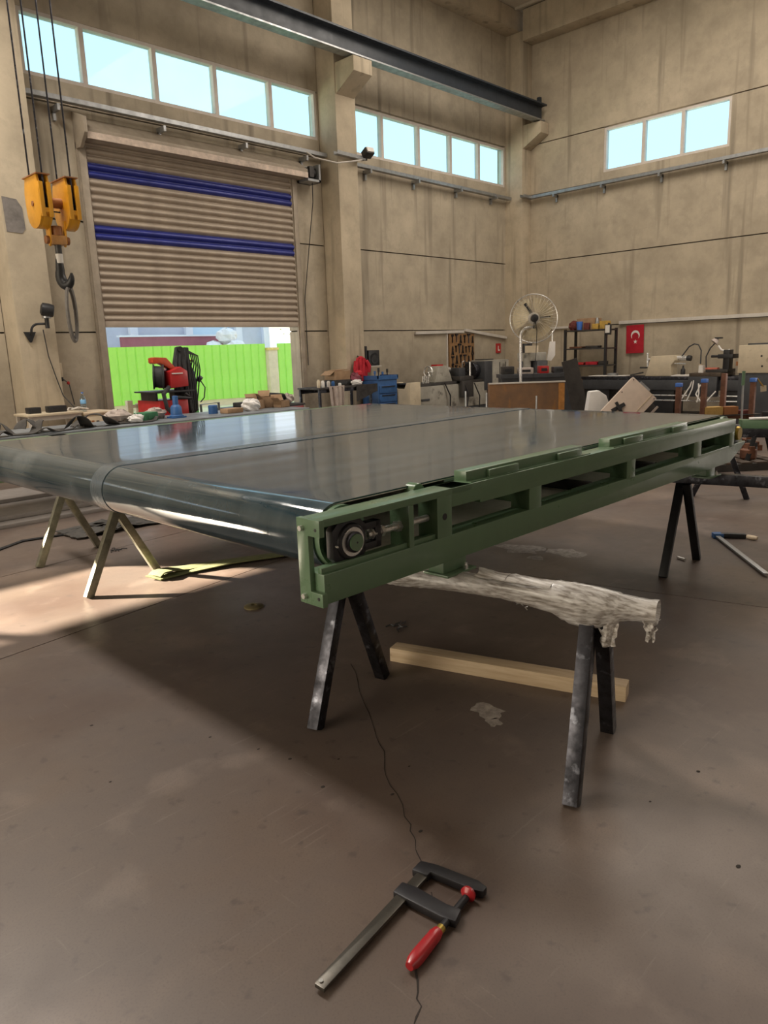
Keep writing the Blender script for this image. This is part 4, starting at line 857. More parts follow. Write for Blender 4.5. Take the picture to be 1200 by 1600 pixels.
tag(MB().lathe([(.05, 0), (.075, .03), (.07, .08), (.03, .11)], (9.60, 10.1, 1.17), (9.60, 10.1, 3), 14).build('cap_hat', redcloth), 'small red cap on top of the maroon clothes', 'cap')
devbox('storage_crate', 'dark crate on floor under the cluttered bench', 'crate', 9.3, 10.1, 0, .5, .5, .55, charcoal)
# red jacket on the column face
jt = T('red_jacket', 'bright red jacket hanging on the middle column', 'jacket', (9.98, 10.5, 1.1))
g = []
for i in range(10):
    t = i / 9; ww = .10 + .09 * min(1, t * 3) - .03 * t; g.append([(9.99 + ww * (j / 5 - 1), 10.45 - .045 * (1 - abs(j / 5 - 1)) - .022 * sin(j * 2.1 + 2 * t), 1.50 - .43 * t) for j in range(11)])
MB().sheet(g, .025).build('body', redcloth, jt)
MB().tube([(9.86, 10.43, 1.44), (9.83, 10.42, 1.3), (9.84, 10.43, 1.12)], [.045, .05, .035], 8).build('sleeve', redcloth, jt); MB().tube([(10.12, 10.43, 1.44), (10.18, 10.42, 1.34), (10.17, 10.43, 1.22)], [.045, .05, .04], 8).build('sleeve', redcloth, jt)
MB().ball((9.99, 10.44, 1.50), .06, 10, 6, (1.1, .8, .6)).build('collar', redcloth, jt); MB().cyl((9.99, 10.47, 1.52), (9.99, 10.54, 1.54), .012, 8).build('peg', black, jt)
# wall speaker on a bracket shelf
sp = T('wall_shelf', 'small dark wall shelf right of the middle column', 'shelf', (10.55, 10.8, 1.3))
MB().box(10.36, 10.82, 10.7, 11, 1.315, 1.335).build('board', conduit, sp); MB().prism([(11, 1.315), (10.75, 1.315), (11, 1.15)], (.02, 0, 0), (10.45, 0, 0), ((0, 1, 0), (0, 0, 1))).build('bracket', black, sp)
spk = T('radio_speaker', 'black speaker box on the small wall shelf', 'speaker', (10.62, 10.82, 1.335))
MB().box(10.48, 10.79, 10.72, 10.95, 1.335, 1.64).build('cabinet', black, spk, bevel=.015); MB().lathe([(.03, .012), (.10, .004), (.11, 0), (.11, .01)], (10.64, 10.712, 1.48), (10.64, 11, 1.48), 18).build('cone', rubber, spk); MB().box(10.42, 10.47, 10.75, 10.9, 1.335, 1.72).build('side_panel', black, spk)
# blue tool trolley
tt = T('tool_trolley', 'blue tool trolley with drawers beside the middle column', 'trolley', (10.27, 10.25, 0))
MB().box(10.02, 10.54, 10.02, 10.46, .12, 1.08).build('body', bluep, tt, bevel=.008)
for i in range(5): MB().box(10.045, 10.515, 10.004, 10.022, .16 + .165 * i, .16 + .165 * i + .145).build('drawer', bluep, tt, bevel=.004)
for i in range(5): MB().box(10.10, 10.46, 9.99, 10.004, .28 + .165 * i, .295 + .165 * i).build('drawer_pull', black, tt)
MB().box(10.0, 10.56, 10.0, 10.48, 1.08, 1.10).box(10.0, 10.56, 10.0, 10.02, 1.10, 1.16).box(10.0, 10.02, 10.0, 10.48, 1.10, 1.16).box(10.54, 10.56, 10.0, 10.48, 1.10, 1.16).build('top_tray', bluep, tt)
for x in (10.08, 10.48):
    for y in (10.08, 10.4): MB().cyl((x - .02, y, .06), (x + .02, y, .06), .06, 12).build('castor', black, tt)
for i, (x, hh) in enumerate(((10.12, .14), (10.22, .20), (10.33, .12), (10.46, .17))):
    tag(MB().cyl((x, 10.2, 1.10), (x + .02, 10.22, 1.10 + hh), .012, 8).cyl((x + .012, 10.21, 1.10 + hh * .6), (x + .02, 10.22, 1.10 + hh), .022, 8).build('hand_tool', black if i % 2 else bluep), ['short dark tool at left of trolley tray', 'tall dark tool second from left on trolley tray', 'short tool third from left on trolley tray', 'dark tool at right of the trolley tray'][i], 'tool', 'tools standing in the trolley tray')

# ---------------------------------------------------------------- first lathe and the tool board
la = T('metal_lathe', 'cream and grey metal lathe along the left wall below the brown tool board', 'lathe', (12.2, 9.95, 0))
MB().prism([(9.68, 0), (10.22, 0), (10.22, 1.0), (10.14, 1.0), (10.08, .88), (9.84, .88), (9.78, 1.0), (9.68, 1.0)], (.30, 0, 0), (10.55, 0, 0), ((0, 1, 0), (0, 0, 1))).build('end_pedestal', cream, la, bevel=.008)
MB().box(10.85, 13.05, 9.72, 10.2, .42, .90).build('bed', greyp, la, bevel=.008); MB().box(10.85, 13.05, 9.74, 10.18, .0, .42).build('chip_pan', charcoal, la)
for y in (9.78, 10.12): MB().box(10.56, 13.05, y - .03, y + .03, .90, .96).build('bed_way', darkplate, la, bevel=.004)
MB().prism([(11.45, .96), (12.0, .96), (11.95, 1.08), (11.84, 1.28), (11.56, 1.28), (11.50, 1.10)], (0, .28, 0), (0, 9.82, 0)).build('tailstock', greyp, la, bevel=.01)
MB().cyl((11.84, 9.96, 1.20), (12.08, 9.96, 1.20), .045, 14).build('quill', bright, la)
hw = MB(); hw.tube([Vector((11.38, 9.94 + .11 * cos(a), 1.17 + .11 * sin(a))) for a in [2 * pi * i / 20 for i in range(20)]], .014, 8, closed=True); hw.cyl((11.38, 9.94, 1.17), (11.56, 9.94, 1.17), .02, 10)
for a in (0, 2.1, 4.2): hw.cyl((11.38, 9.94, 1.17), (11.38, 9.94 + .11 * cos(a), 1.17 + .11 * sin(a)), .009, 6)
hw.build('handwheel', bright, la)
MB().box(11.6, 11.8, 9.9, 10.05, 1.28, 1.31).build('clamp_lever', redp, la)
MB().box(12.05, 12.5, 9.66, 10.2, .96, 1.05).build('saddle', darkplate, la, bevel=.006); MB().box(12.08, 12.45, 9.62, 9.70, .62, .96).build('apron', darkplate, la, bevel=.006); MB().box(12.2, 12.4, 9.8, 10.1, 1.05, 1.22).build('tool_post', charcoal, la, bevel=.008)
MB().tube([(12.30, 9.8, 1.22), (12.28, 9.78, 1.34), (12.34, 9.78, 1.36)], .012, 6).cyl((12.46, 9.72, 1.0), (12.46, 9.72, 1.34), .018, 8).build('levers', bright, la)
MB().lathe([(.05, 0), (.17, .0), (.18, .02), (.18, .13), (.10, .16), (.10, .22)], (12.78, 9.98, 1.15), (13.2, 9.98, 1.15), 24).build('chuck', steel, la)
MB().box(12.95, 13.22, 9.70, 10.25, .72, 1.33).build('gear_head', charcoal, la, bevel=.015); MB().box(13.22, 13.80, 9.68, 10.28, .0, 1.35).build('headstock', greyp, la, bevel=.012)
MB().box(13.45, 13.47, 9.672, 9.68, .5, 1.3).box(13.66, 13.68, 9.672, 9.68, .5, 1.3).build('door_gap', black, la); MB().box(13.25, 13.6, 9.95, 10.2, 1.35, 1.37).build('top_tray', darkplate, la)
for p, q in (((12.15, 9.64, .95), (12.2, 9.6, .4)), ((12.5, 9.64, .9), (12.62, 9.6, .35)), ((11.6, 9.7, .95), (11.72, 9.66, .42))): MB().tube([p, ((p[0] + q[0]) / 2 + .06, p[1] - .05, (p[2] + q[2]) / 2), q], .014, 6).build('hose', black, la)
MB().box(10.9, 11.15, 9.71, 9.72, .62, .66).build('name_plate', charcoal, la)
tr_ = tag(MB().box(10.62, 11.05, 9.8, 10.1, .96, .985).build('chip_tray', charcoal), 'dark tray lying on the near end of the lathe bed', 'tray')
for i in range(4): tag(MB().cyl((11.06 + .055 * i, 9.8, .96), (11.06 + .055 * i, 9.8, 1.10 + .02 * (i % 2)), .014, 8).build('tool_bit', bright), 'bright upright tool bit on the near lathe bed, %s in the row' % ('first', 'second', 'third', 'last')[i], 'tool', 'tool bits on the lathe bed')
pb = T('tool_board', 'brown tool board with dark hanging tools on the wall above the lathe', 'board', (13.75, 10.97, 1.45))
MB().box(13.30, 14.22, 10.96, 11, .62, 1.95).build('board', pegb, pb)
rnd = random.Random(11)
kinds = ('wrench', 'pliers', 'hammer')
prot = {}
spots_ = []
for r_, (z, n_) in enumerate(((1.84, 6), (1.60, 7), (1.38, 6), (1.17, 7), (.98, 6))):
    for k in range(n_): spots_.append((13.40 + (.74 / (n_ - 1)) * k, z + rnd.uniform(-.02, .02), kinds[(k * 2 + r_) % 3], rnd.uniform(.75, 1.15), ('top', 'second', 'third', 'fourth', 'lowest')[r_], ('first', 'second', 'third', 'fourth', 'fifth', 'sixth', 'seventh')[k]))
for x, z, kd, sc, rowname, placename in spots_:
    mb = MB()
    if kd == 'wrench': mb.box(-.012, .012, -.008, .008, -.09, .06).prism([(-.035, .05), (.035, .05), (.035, .10), (.014, .10), (.014, .07), (-.014, .07), (-.014, .10), (-.035, .10)], (0, .016, 0), (0, -.008, 0))
    elif kd == 'pliers': mb.bar((-.03, 0, -.10), (0, 0, .0), .02, .016).bar((.03, 0, -.10), (0, 0, 0), .02, .016).prism([(-.022, 0), (.022, 0), (.01, .08), (-.01, .08)], (0, .02, 0), (0, -.01, 0))
    else: mb.cyl((0, 0, -.10), (0, 0, .06), .011, 8).box(-.045, .045, -.018, .018, .06, .095)
    if kd not in prot: prot[kd] = mb.build('hand_' + kd if kd != 'hammer' else 'hammer', steel if kd != 'pliers' else black); o = prot[kd]
    else: o = prot[kd].copy(); COL.objects.link(o)
    o.location = (x, 10.945, z); o.scale = (sc, 1, sc); tag(o, 'dark %s on the brown tool board, %s row, %s from left' % (kd, rowname, placename), 'tool', 'tools hanging on the tool board')

# ---------------------------------------------------------------- rusted box, leaning plates, fan
rb = T('rusted_steel_box', 'large rust-brown steel box standing behind the standing fan', 'box', (9.45, 6.3, 0), -pi / 4 - .02, local=True)
MB().box(-.56, .56, -.02, .0, 0, 1.08).build('front_sheet', rust, rb); MB().box(-.56, -.54, 0, .22, 0, 1.08).box(.54, .56, 0, .22, 0, 1.08).box(-.56, .56, .20, .22, 0, 1.08).build('side_sheets', rust, rb)
MB().box(-.57, .57, -.03, .03, 1.07, 1.09).build('rim', conduit, rb); MB().box(.47, .56, -.026, -.02, .3, 1.06).build('corner_angle', mat('orange_rust', (.45, .20, .05), .7), rb)
dp = tag(MB().bar((9.60, 5.30, .0), (9.36, 5.54, 1.40), .22, .02, (1, 1, 0)).build('leaning_plate', darkplate), 'dark steel plate leaning against right end of the rusted box', 'plate')
tag(MB().bar((9.66, 5.36, 0), (9.62, 5.52, 1.12), .06, .04, (1, 1, 0)).build('orange_bar', MATS['orange_rust']), 'orange rusted flat bar standing behind the leaning dark plate', 'bar')
wbx = T('white_bag', 'white paper sack standing right of the leaning dark plate', 'sack', (9.1, 4.93, 0))
MB().prism([(-.16, 0), (.15, 0), (.15, .80), (.10, .93), (.0, 1.0), (-.12, .99), (-.16, .7)], Vector((.7, .7, 0)) * .16, (9.06, 4.90, 0), ((.71, -.71, 0), (0, 0, 1))).build('sack', paper, wbx, bevel=.02)
for x, y, hh, lb in ((8.55, 6.75, 1.0, 'leftmost'), (8.85, 6.6, .96, 'middle'), (9.25, 6.0, .9, 'rightmost')):
    tag(MB().cyl((x, y, 0), (x, y, hh), .014, 8).build('upright_rod', galv), '%s of three thin upright pale rods before the rusted steel box' % lb, 'rod', 'upright rods by the rusted box')
fn = T('standing_fan', 'tall pedestal fan with dusty cream blades in a round wire cage', 'fan', (9.96, 6.75, 0))
FC = Vector((10.12, 6.63, 2.03)); nv = Vector((-.72, -.69, .06)).normalized(); ux = Vector((.70, -.72, 0)).normalized(); uz = nv.cross(ux) * -1
if uz.z < 0: uz = -uz
FP = lambda r, a, d=0: FC + ux * r * cos(a) + uz * r * sin(a) + nv * d
MB().lathe([(.04, 0), (.30, 0), (.31, .015), (.28, .03), (.05, .045)], (9.96, 6.75, 0), (9.96, 6.75, 1), 24).build('base', black, fn)
MB().tube([(9.96, 6.75, .03), (9.955, 6.755, 1.0), (9.95, 6.76, 1.78), (9.965, 6.745, 1.84), (10.0, 6.72, 1.88), (10.06, 6.67, 1.90), (10.11, 6.63, 1.90)], .021, 12).build('pole', bright, fn)
MB().tube([FC + nv * .04 - uz * .14, FC + nv * .08, ], .016, 8).cyl(FC - uz * .14 + nv * .05, FC - uz * .12 - nv * .05, .02, 8).build('yoke', black, fn)
MB().lathe([(.02, 0), (.05, .01), (.06, .05), (.06, .16), (.04, .2)], FC + nv * .12, FC - nv * 1, 18).build('motor', black, fn)
MB().lathe([(.085, 0), (.09, .01), (.08, .03)], FC + nv * .02, FC - nv, 20).build('hub', white, fn)
for k in range(3):
    a0 = .6 + 2 * pi * k / 3; g = []
    for i in range(8):
        r_ = .06 + .265 * i / 7; half = .45 + .62 * sin(pi * min(1, (i + 1) / 6.5) * .62); g.append([FP(r_, a0 + half * (j / 4 - 1) * .95, -.06 + .05 * (j / 4 - 1)) for j in range(9)])
    MB().sheet(g, .004).build('blade', fanblade, fn)
MB().tube([FP(.370, 2 * pi * i / 48) for i in range(48)], .009, 8, closed=True).build('cage_rim', bright, fn)
for d_, nm in ((.075, 'front_guard'), (-.13, 'rear_guard')):
    mb = MB()
    for r_ in (.10, .22, .31): mb.tube([FP(r_, 2 * pi * i / 36, d_ * (1 - (r_ / .37) ** 4)) for i in range(36)], .0025, 4, closed=True)
    for k in range(36):
        a = 2 * pi * k / 36; mb.tube([FP(r_, a, d_ * (1 - (r_ / .37) ** 4)) for r_ in (.06, .2, .31, .37)], .0025, 4)
    mb.build(nm, mat('dusty_wire', (.55, .50, .40), .5, .2) if nm[0] == 'f' else MATS['dusty_wire'], fn)

for a, l_ in ((2.15, .24), (.06, .22)):
    MB().bar(FP(.09, a, .06), FP(l_ + .03, a, .05), .045 if l_ > .23 else .02, .01, tuple(nv)).build('fan_label', black, fn)
MB().tube([FP(.02, -1.4, .1), FP(.2, -1.4, .08), (10.15, 6.6, 1.5), (10.08, 6.62, 1.0), (9.98, 6.70, .4)], .006, 6).build('cord', black, fn)
pp = T('pale_machine_cover', 'tilted pale machine cover with black cross handle leaning before the long lathe', 'cover', (9.0, 4.6, 0))
a_ = Vector((9.14, 4.47, 1.18)); b_ = Vector((9.29, 4.25, .98)); dl = Vector((-.33, .21, -.37)); e1 = (b_ - a_); L_ = 2.55
ln = dl.normalized(); sh = e1 - ln * e1.dot(ln); nrm = ln.cross(sh).normalized(); nrm = nrm if nrm.x > 0 else -nrm
quad = [(0, 0), (dl.length * L_, 0), (dl.length * L_, sh.length * 1.25), (.0, sh.length * 1.25)]
MB().prism(quad, nrm * .10, a_, (ln, sh.normalized())).build('cover_box', ply, pp, bevel=.008)
fp2 = lambda u, v, d=-.004: a_ + ln * u + sh.normalized() * v + nrm * d
MB().bar(fp2(.34, .16), fp2(.52, .10), .05, .02, tuple(nrm)).bar(fp2(.40, .06), fp2(.46, .24), .035, .03, tuple(nrm)).cyl(fp2(.43, .14), fp2(.43, .14, -.05), .03, 12).build('handle', black, pp)
for q in ((.03, .03), (.03, sh.length * 1.18), (.25, .03), (.3, sh.length * 1.18)): MB().cyl(fp2(*q), fp2(*q, -.008), .008, 8).build('screw', steel, pp)
MB().prism([(0, sh.length * 1.0), (dl.length * L_, sh.length * 1.0), (dl.length * L_, sh.length * 1.03), (0, sh.length * 1.03)], nrm * -.006, a_, (ln, sh.normalized())).build('edge_strip', woodlight, pp)
dk = T('dark_machine_guard', 'dark tilted guard plate with grey bracket behind the pale machine cover', 'guard', (9.35, 4.35, 0))
o2 = a_ + nrm * .14 + sh.normalized() * .16 + ln * .03
MB().prism([(0, 0), (1.15, 0), (1.15, .36), (0.03, .36), (0, .32)], nrm * .03, o2, (ln, sh.normalized())).build('plate', darkplate, dk, bevel=.004)
MB().prism([(0, .34), (1.15, .34), (1.15, .365), (0, .365)], nrm * -.04, o2, (ln, sh.normalized())).build('edge', cloth, dk)
MB().prism([(-.10, -.03), (.14, -.03), (.14, .13), (-.10, .13)], nrm * -.03, o2, (ln, sh.normalized())).build('bracket', galv, dk, bevel=.004)

# ---------------------------------------------------------------- milling machine and dark bench in the corner
ml = T('milling_machine', 'dark milling machine with tilted pale panel behind the fan in the corner', 'milling machine', (11.6, 7.6, 0))
MB().box(11.3, 11.9, 7.3, 7.9, 0, .12).box(11.5, 11.85, 7.45, 7.85, .12, 1.35).build('column', charcoal, ml, bevel=.02); MB().box(11.3, 11.55, 7.4, 7.75, .55, .85).build('knee', charcoal, ml, bevel=.01); MB().box(11.2, 11.75, 7.15, 7.95, .98, 1.04).build('table', steel, ml, bevel=.004)
MB().box(11.38, 11.85, 7.48, 7.8, 1.35, 1.5).build('ram', greyp, ml, bevel=.015); MB().cyl((11.40, 7.6, 1.18), (11.40, 7.6, 1.50), .07, 16).cyl((11.40, 7.6, 1.05), (11.40, 7.6, 1.18), .035, 12).build('spindle_head', greyp, ml)
MB().cyl((11.40, 7.6, 1.50), (11.40, 7.6, 1.66), .09, 16).build('motor', black, ml)
MB().prism([(-.05, 1.36), (.02, 1.34), (.09, 1.44), (.09, 1.68), (-.0, 1.68)], (.04, .04, 0), (11.55, 7.22, 0), ((.7, -.7, 0), (0, 0, 1))).build('pale_panel', white, ml, bevel=.004)
MB().cyl((11.58, 7.2, 1.68), (11.58, 7.2, 1.86), .014, 8).build('panel_arm', bright, ml); MB().box(11.18, 11.22, 7.25, 7.5, 1.5, 1.62).build('gauge_box', cream, ml)
MB().tube([Vector((11.16, 7.45 + .09 * cos(a), .78 + .09 * sin(a))) for a in [2 * pi * i / 16 for i in range(16)]], .012, 6, closed=True).cyl((11.16, 7.45, .78), (11.3, 7.45, .78), .015, 8).build('handwheel', bright, ml)
db = T('dark_bench', 'dark cluttered machine bench behind the rusted steel box', 'bench', (10.8, 7.0, 0), -pi / 4, local=True)
MB().box(-.65, .65, -.25, .25, 1.10, 1.16).build('top', charcoal, db); MB().box(-.62, .62, -.22, .22, .1, 1.10).build('body', charcoal, db)
for i, (x, sx_, hh, m_, lb) in enumerate(((-.5, .2, .13, darkplate, 'dark lump at left end of the machine bench'), (-.2, .24, .10, cloth, 'grey case second from left on the machine bench'), (.1, .16, .12, redp, 'dull red box on the machine bench'), (.36, .2, .10, charcoal, 'black box at right end of the machine bench'))):
    q = Matrix.Rotation(-pi / 4, 3, 'Z') @ Vector((x, 0, 0)); devbox('parts_box', lb, 'box', 10.8 + q.x, 7.0 + q.y, 1.16, sx_, .2, hh, m_, -pi / 4)

# ---------------------------------------------------------------- shelf with boxes, flag
sh_ = T('shelf_rack', 'black steel shelf rack against the end wall left of the flag', 'shelf', (15.35, 8.55, 0))
for x in (15.12, 15.58):
    for y in (8.06, 9.06): MB().box(x - .025, x + .025, y - .025, y + .025, 0, 1.95 if y < 9 else 1.95).build('post', black, sh_)
for z in (1.93, 1.53, 1.16, .82, .3): MB().box(15.10, 15.6, 8.04, 9.08, z - .03, z).build('shelf_board', darkplate, sh_, bevel=.003)
devbox('carton', 'big brown carton on top of the black shelf rack', 'carton', 15.38, 8.62, 1.93, .36, .42, .25, cardboard, 0, cardboard)
tag(MB().lathe([(.055, 0), (.07, .16), (.07, .18)], (15.16, 8.73, 1.93), (15.16, 8.73, 3), 16).build('blue_bin', bluecap), 'blue plastic bin on top shelf before the brown carton', 'bin')
crumple('red_sack', 'dark maroon sack at left end of the top shelf', 'sack', 15.3, 8.95, 1.93, .13, (1, .9, .9), mat('maroon_sack', (.14, .035, .03), .9), .1)
devbox('maroon_box', 'dark maroon box between blue bin and yellow cases on top shelf', 'box', 15.2, 8.55, 1.93, .14, .13, .15, MATS['maroon_sack'])
devbox('yellow_case', 'small dull yellow case with black lid on the top shelf', 'case', 15.2, 8.33, 1.93, .16, .15, .12, mat('dull_yellow', (.48, .30, .06), .6))
devbox('yellow_case', 'larger orange-yellow case at right end of the top shelf', 'case', 15.22, 8.14, 1.93, .18, .18, .17, MATS['dull_yellow'])
tag(MB().lathe([(.05, 0), (.055, .02), (.04, .14), (.02, .2)], (15.3, 8.38, 1.98), (15.3, 8.38, 3), 14).build('spray_can', galv), 'grey can behind the small yellow case on the top shelf', 'can')
ld = T('work_light', 'black framed work light hung on right post of the shelf rack', 'lamp', (15.08, 8.0, 1.9))
MB().box(15.05, 15.10, 7.92, 8.06, 1.80, 2.02).build('frame', black, ld, bevel=.006); MB().box(15.04, 15.052, 7.94, 8.04, 1.84, 2.0).build('lens', white, ld)
for z, items in ((1.53, ((8.85, .3, .04, rustbar), (8.45, .3, .05, darkplate))), (1.16, ((8.75, .22, .06, redp), (8.45, .28, .07, redcloth), (8.2, .14, .08, darkplate))), (.82, ((8.8, .3, .05, charcoal), (8.35, .16, .04, white)))):
    for y, sy_, hh, m_ in items:
        devbox('shelf_part', '%s piece %s on the %s shelf of the black rack' % ('red' if m_ in (redp, redcloth) else 'pale' if m_ is white else 'brown' if m_ is rustbar else 'dark', 'at left' if y > 8.7 else 'at right' if y < 8.4 else 'in the middle', {1.53: 'second', 1.16: 'third', .82: 'fourth'}[z]), 'part', 15.3, y, z, .2, sy_, hh, m_)
fg = T('flag', 'small red flag with white crescent and star hanging on the end wall', 'flag', (15.88, 7.75, 1.39))
fx = lambda y, z: 15.862 - .010 * sin(14 * (y - 7.5) + 3 * z) - .012 * (2.0 - z)
MB().sheet([[(fx(7.55 + .41 * j / 10, 1.39 + .61 * i / 12), 7.55 + .41 * j / 10 + .01 * (i / 12 - .5), 1.39 + .61 * i / 12 - .010 * j / 10) for j in range(11)] for i in range(13)], .003).build('cloth', flagred, fg)
def flat(poly_out, poly_in, name):
    n = len(poly_out); vs = [(fx(y, z) - .004, y, z) for y, z in poly_out] + [(fx(y, z) - .004, y, z) for y, z in poly_in] + [(fx(y, z) - .001, y, z) for y, z in poly_out] + [(fx(y, z) - .001, y, z) for y, z in poly_in]; fs = []
    for i in range(n - 1): fs += [(i, i + 1, n + i + 1, n + i), (2 * n + i, 3 * n + i, 3 * n + i + 1, 2 * n + i + 1), (i, 2 * n + i, 2 * n + i + 1, i + 1), (n + i, n + i + 1, 3 * n + i + 1, 3 * n + i)]
    return MB().add(vs, fs).build(name, white, fg)
cy, cz, r1, r2 = 7.745, 1.775, .105, .084
ao = [(-.72 + (pi + 1.44) * i / 30) for i in range(31)]
yz1 = [(cy + r1 * cos(a), cz + r1 * sin(a)) for a in ao]; e_ = math.atan2(yz1[0][1] - (cz - .03), yz1[0][0] - cy)
yz2 = [(cy + r2 * cos(a), cz - .03 + r2 * sin(a)) for a in [e_ + (pi - 2 * e_) * i / 30 for i in range(31)]]
flat(yz1, yz2, 'crescent')
sy, sz = 7.735, 1.635; star = []
for i in range(11):
    a = pi / 2 + pi * i / 5; q = .05 if i % 2 == 0 else .02; star.append((sy + q * cos(a), sz + q * sin(a)))
flat(star, [(sy, sz)] * 11, 'star')

# ---------------------------------------------------------------- long lathe along the end wall
lb_ = T('long_lathe', 'long dark lathe with cream tailstock along the end wall under the flag', 'lathe', (14.8, 6.6, 0))
MB().box(14.6, 15.2, 4.9, 8.35, .66, .86).build('bed', charcoal, lb_, bevel=.01); MB().box(14.62, 14.72, 4.9, 8.35, .86, .93).box(15.08, 15.18, 4.9, 8.35, .86, .93).build('bed_ways', steel, lb_, bevel=.004)
for y0, y1 in ((7.7, 8.3), (6.3, 6.8), (5.0, 5.3)): MB().box(14.66, 15.14, y0, y1, 0, .66).build('pedestal', black, lb_, bevel=.01)
MB().box(14.55, 15.25, 5.3, 7.7, .12, .2).build('chip_pan', darkplate, lb_)
for z in (.56, .46): MB().cyl((14.57, 4.9, z), (14.57, 6.9, z), .014, 10).build('feed_rod', bright, lb_)
MB().prism([(6.95, .93), (6.90, 1.06), (6.84, 1.33), (6.36, 1.34), (6.34, 1.24), (6.42, 1.14), (6.40, .93)], (.32, 0, 0), (14.72, 0, 0), ((0, 1, 0), (0, 0, 1))).build('tailstock', cream, lb_, bevel=.015)
MB().cyl((14.88, 6.38, 1.28), (14.88, 6.14, 1.28), .05, 16).build('quill', bright, lb_); MB().cyl((14.88, 6.16, 1.28), (14.88, 6.08, 1.27), .055, 14).build('centre', black, lb_)
MB().cyl((14.88, 6.86, 1.26), (14.88, 6.96, 1.26), .03, 10).bar((14.86, 6.96, 1.12), (14.86, 6.97, 1.40), .03, .03).build('crank', bright, lb_); MB().cyl((14.86, 6.97, 1.10), (14.84, 7.12, 1.10), .016, 8).build('crank_handle', black, lb_)
MB().cyl((14.75, 6.36, 1.18), (14.72, 6.12, 1.17), .012, 8).build('clamp_lever', bright, lb_)
MB().box(14.50, 15.25, 5.35, 5.95, .93, 1.0).build('saddle', mat('oily_brown_steel', (.10, .075, .055), .5, .4), lb_, bevel=.006); MB().box(14.46, 14.58, 5.4, 5.95, .55, .93).build('apron', charcoal, lb_, bevel=.01)
MB().box(14.7, 15.1, 5.3, 5.7, 1.0, 1.06).build('compound_slide', darkplate, lb_, bevel=.005); MB().box(14.8, 15.0, 5.32, 5.44, 1.06, 1.42).box(14.74, 15.06, 5.24, 5.52, 1.26, 1.34).cyl((14.9, 5.52, 1.3), (14.9, 5.70, 1.3), .025, 10).build('tool_post', black, lb_, bevel=.01)
MB().box(14.7, 14.82, 5.5, 5.72, 1.06, 1.09).build('tool_tip', mat('coral_part', (.65, .18, .12), .5), lb_); MB().box(14.62, 14.7, 5.74, 5.82, 1.0, 1.14).build('splash_shield', white, lb_)
MB().tube([(14.8, 5.86, 1.0), (14.8, 5.86, 1.16)], .03, 10).build('pump_post', woodlight, lb_); MB().tube([(14.8, 5.86, 1.16), (14.8, 5.86, 1.42), (14.8, 5.92, 1.53), (14.8, 6.0, 1.55), (14.8, 6.1, 1.5), (14.82, 6.24, 1.32)], .013, 8).build('coolant_hose', charcoal, lb_)
MB().tube([(14.9, 5.78, 1.0), (14.9, 5.80, 1.3), (14.88, 5.72, 1.46), (14.86, 5.62, 1.56)], .012, 8).build('lamp_arm', charcoal, lb_); MB().lathe([(.02, 0), (.05, .03), (.075, .10)], (14.86, 5.58, 1.64), (14.8, 5.66, 1.52), 16).build('lamp_shade', cloth, lb_); MB().box(14.8, 14.9, 5.5, 5.62, 1.63, 1.66).build('lamp_knob', black, lb_)
MB().tube([(14.85, 5.56, 1.5), (14.85, 5.5, 1.42), (14.85, 5.4, 1.39), (14.85, 5.34, 1.42)], .02, 8).build('white_nozzle', white, lb_)
MB().box(14.40, 15.2, 3.6, 5.02, 1.0, 1.50).build('headstock', cream, lb_, bevel=.012); MB().box(14.42, 15.2, 3.6, 5.0, 0, .998).build('headstock_base', charcoal, lb_, bevel=.01); MB().box(14.5, 15.1, 3.7, 4.9, 1.5, 1.53).build('top_cover', charcoal, lb_)
MB().cyl((14.396, 4.62, 1.3), (14.40, 4.62, 1.3), .018, 10).cyl((14.396, 4.60, 1.12), (14.40, 4.60, 1.12), .018, 10).build('knob', black, lb_)
MB().cyl((14.85, 5.02, 1.25), (14.85, 5.12, 1.25), .14, 20).build('chuck', steel, lb_); MB().box(14.75, 14.95, 5.12, 5.18, 1.12, 1.2).build('chuck_jaw', rustpin, lb_)
for pts in (((14.48, 5.86, .90), (14.46, 5.90, .75), (14.40, 6.0, .55), (14.38, 6.08, .42)), ((14.47, 5.84, .86), (14.44, 5.85, .7), (14.40, 5.93, .47)), ((14.46, 5.74, .80), (14.40, 5.70, .62), (14.38, 5.72, .45)), ((14.46, 5.70, .78), (14.40, 5.76, .6), (14.38, 5.64, .45)), ((14.44, 5.4, .66), (14.40, 5.48, .55), (14.37, 5.56, .44))): MB().tube(pts, .014, 8).build('white_hose', white, lb_)
tag(MB().box(14.66, 15.0, 7.35, 8.2, .931, .945).build('white_strip', white), 'white sheet lying on left end of the long lathe bed', 'sheet'); tag(MB().box(14.62, 14.95, 5.98, 6.36, .931, .955).build('white_cover', white), 'white bar on the bed right of the cream tailstock', 'bar')
tag(MB().lathe([(.04, 0), (.045, .02), (.045, .12), (.02, .15), (.015, .2)], (14.9, 6.24, .93), (14.9, 6.24, 3), 14).build('oil_bottle', black), 'small black oil bottle on the bed behind the white bar', 'bottle')
tag(MB().bar((14.8, 7.3, .95), (14.85, 7.05, 1.0), .06, .03).build('dark_tool', darkplate), 'dark tool lying on bed left of the cream tailstock', 'tool'); devbox('small_tin', 'small pale tin on the white sheet at left lathe end', 'tin', 14.8, 7.7, .945, .12, .2, .05, galv)

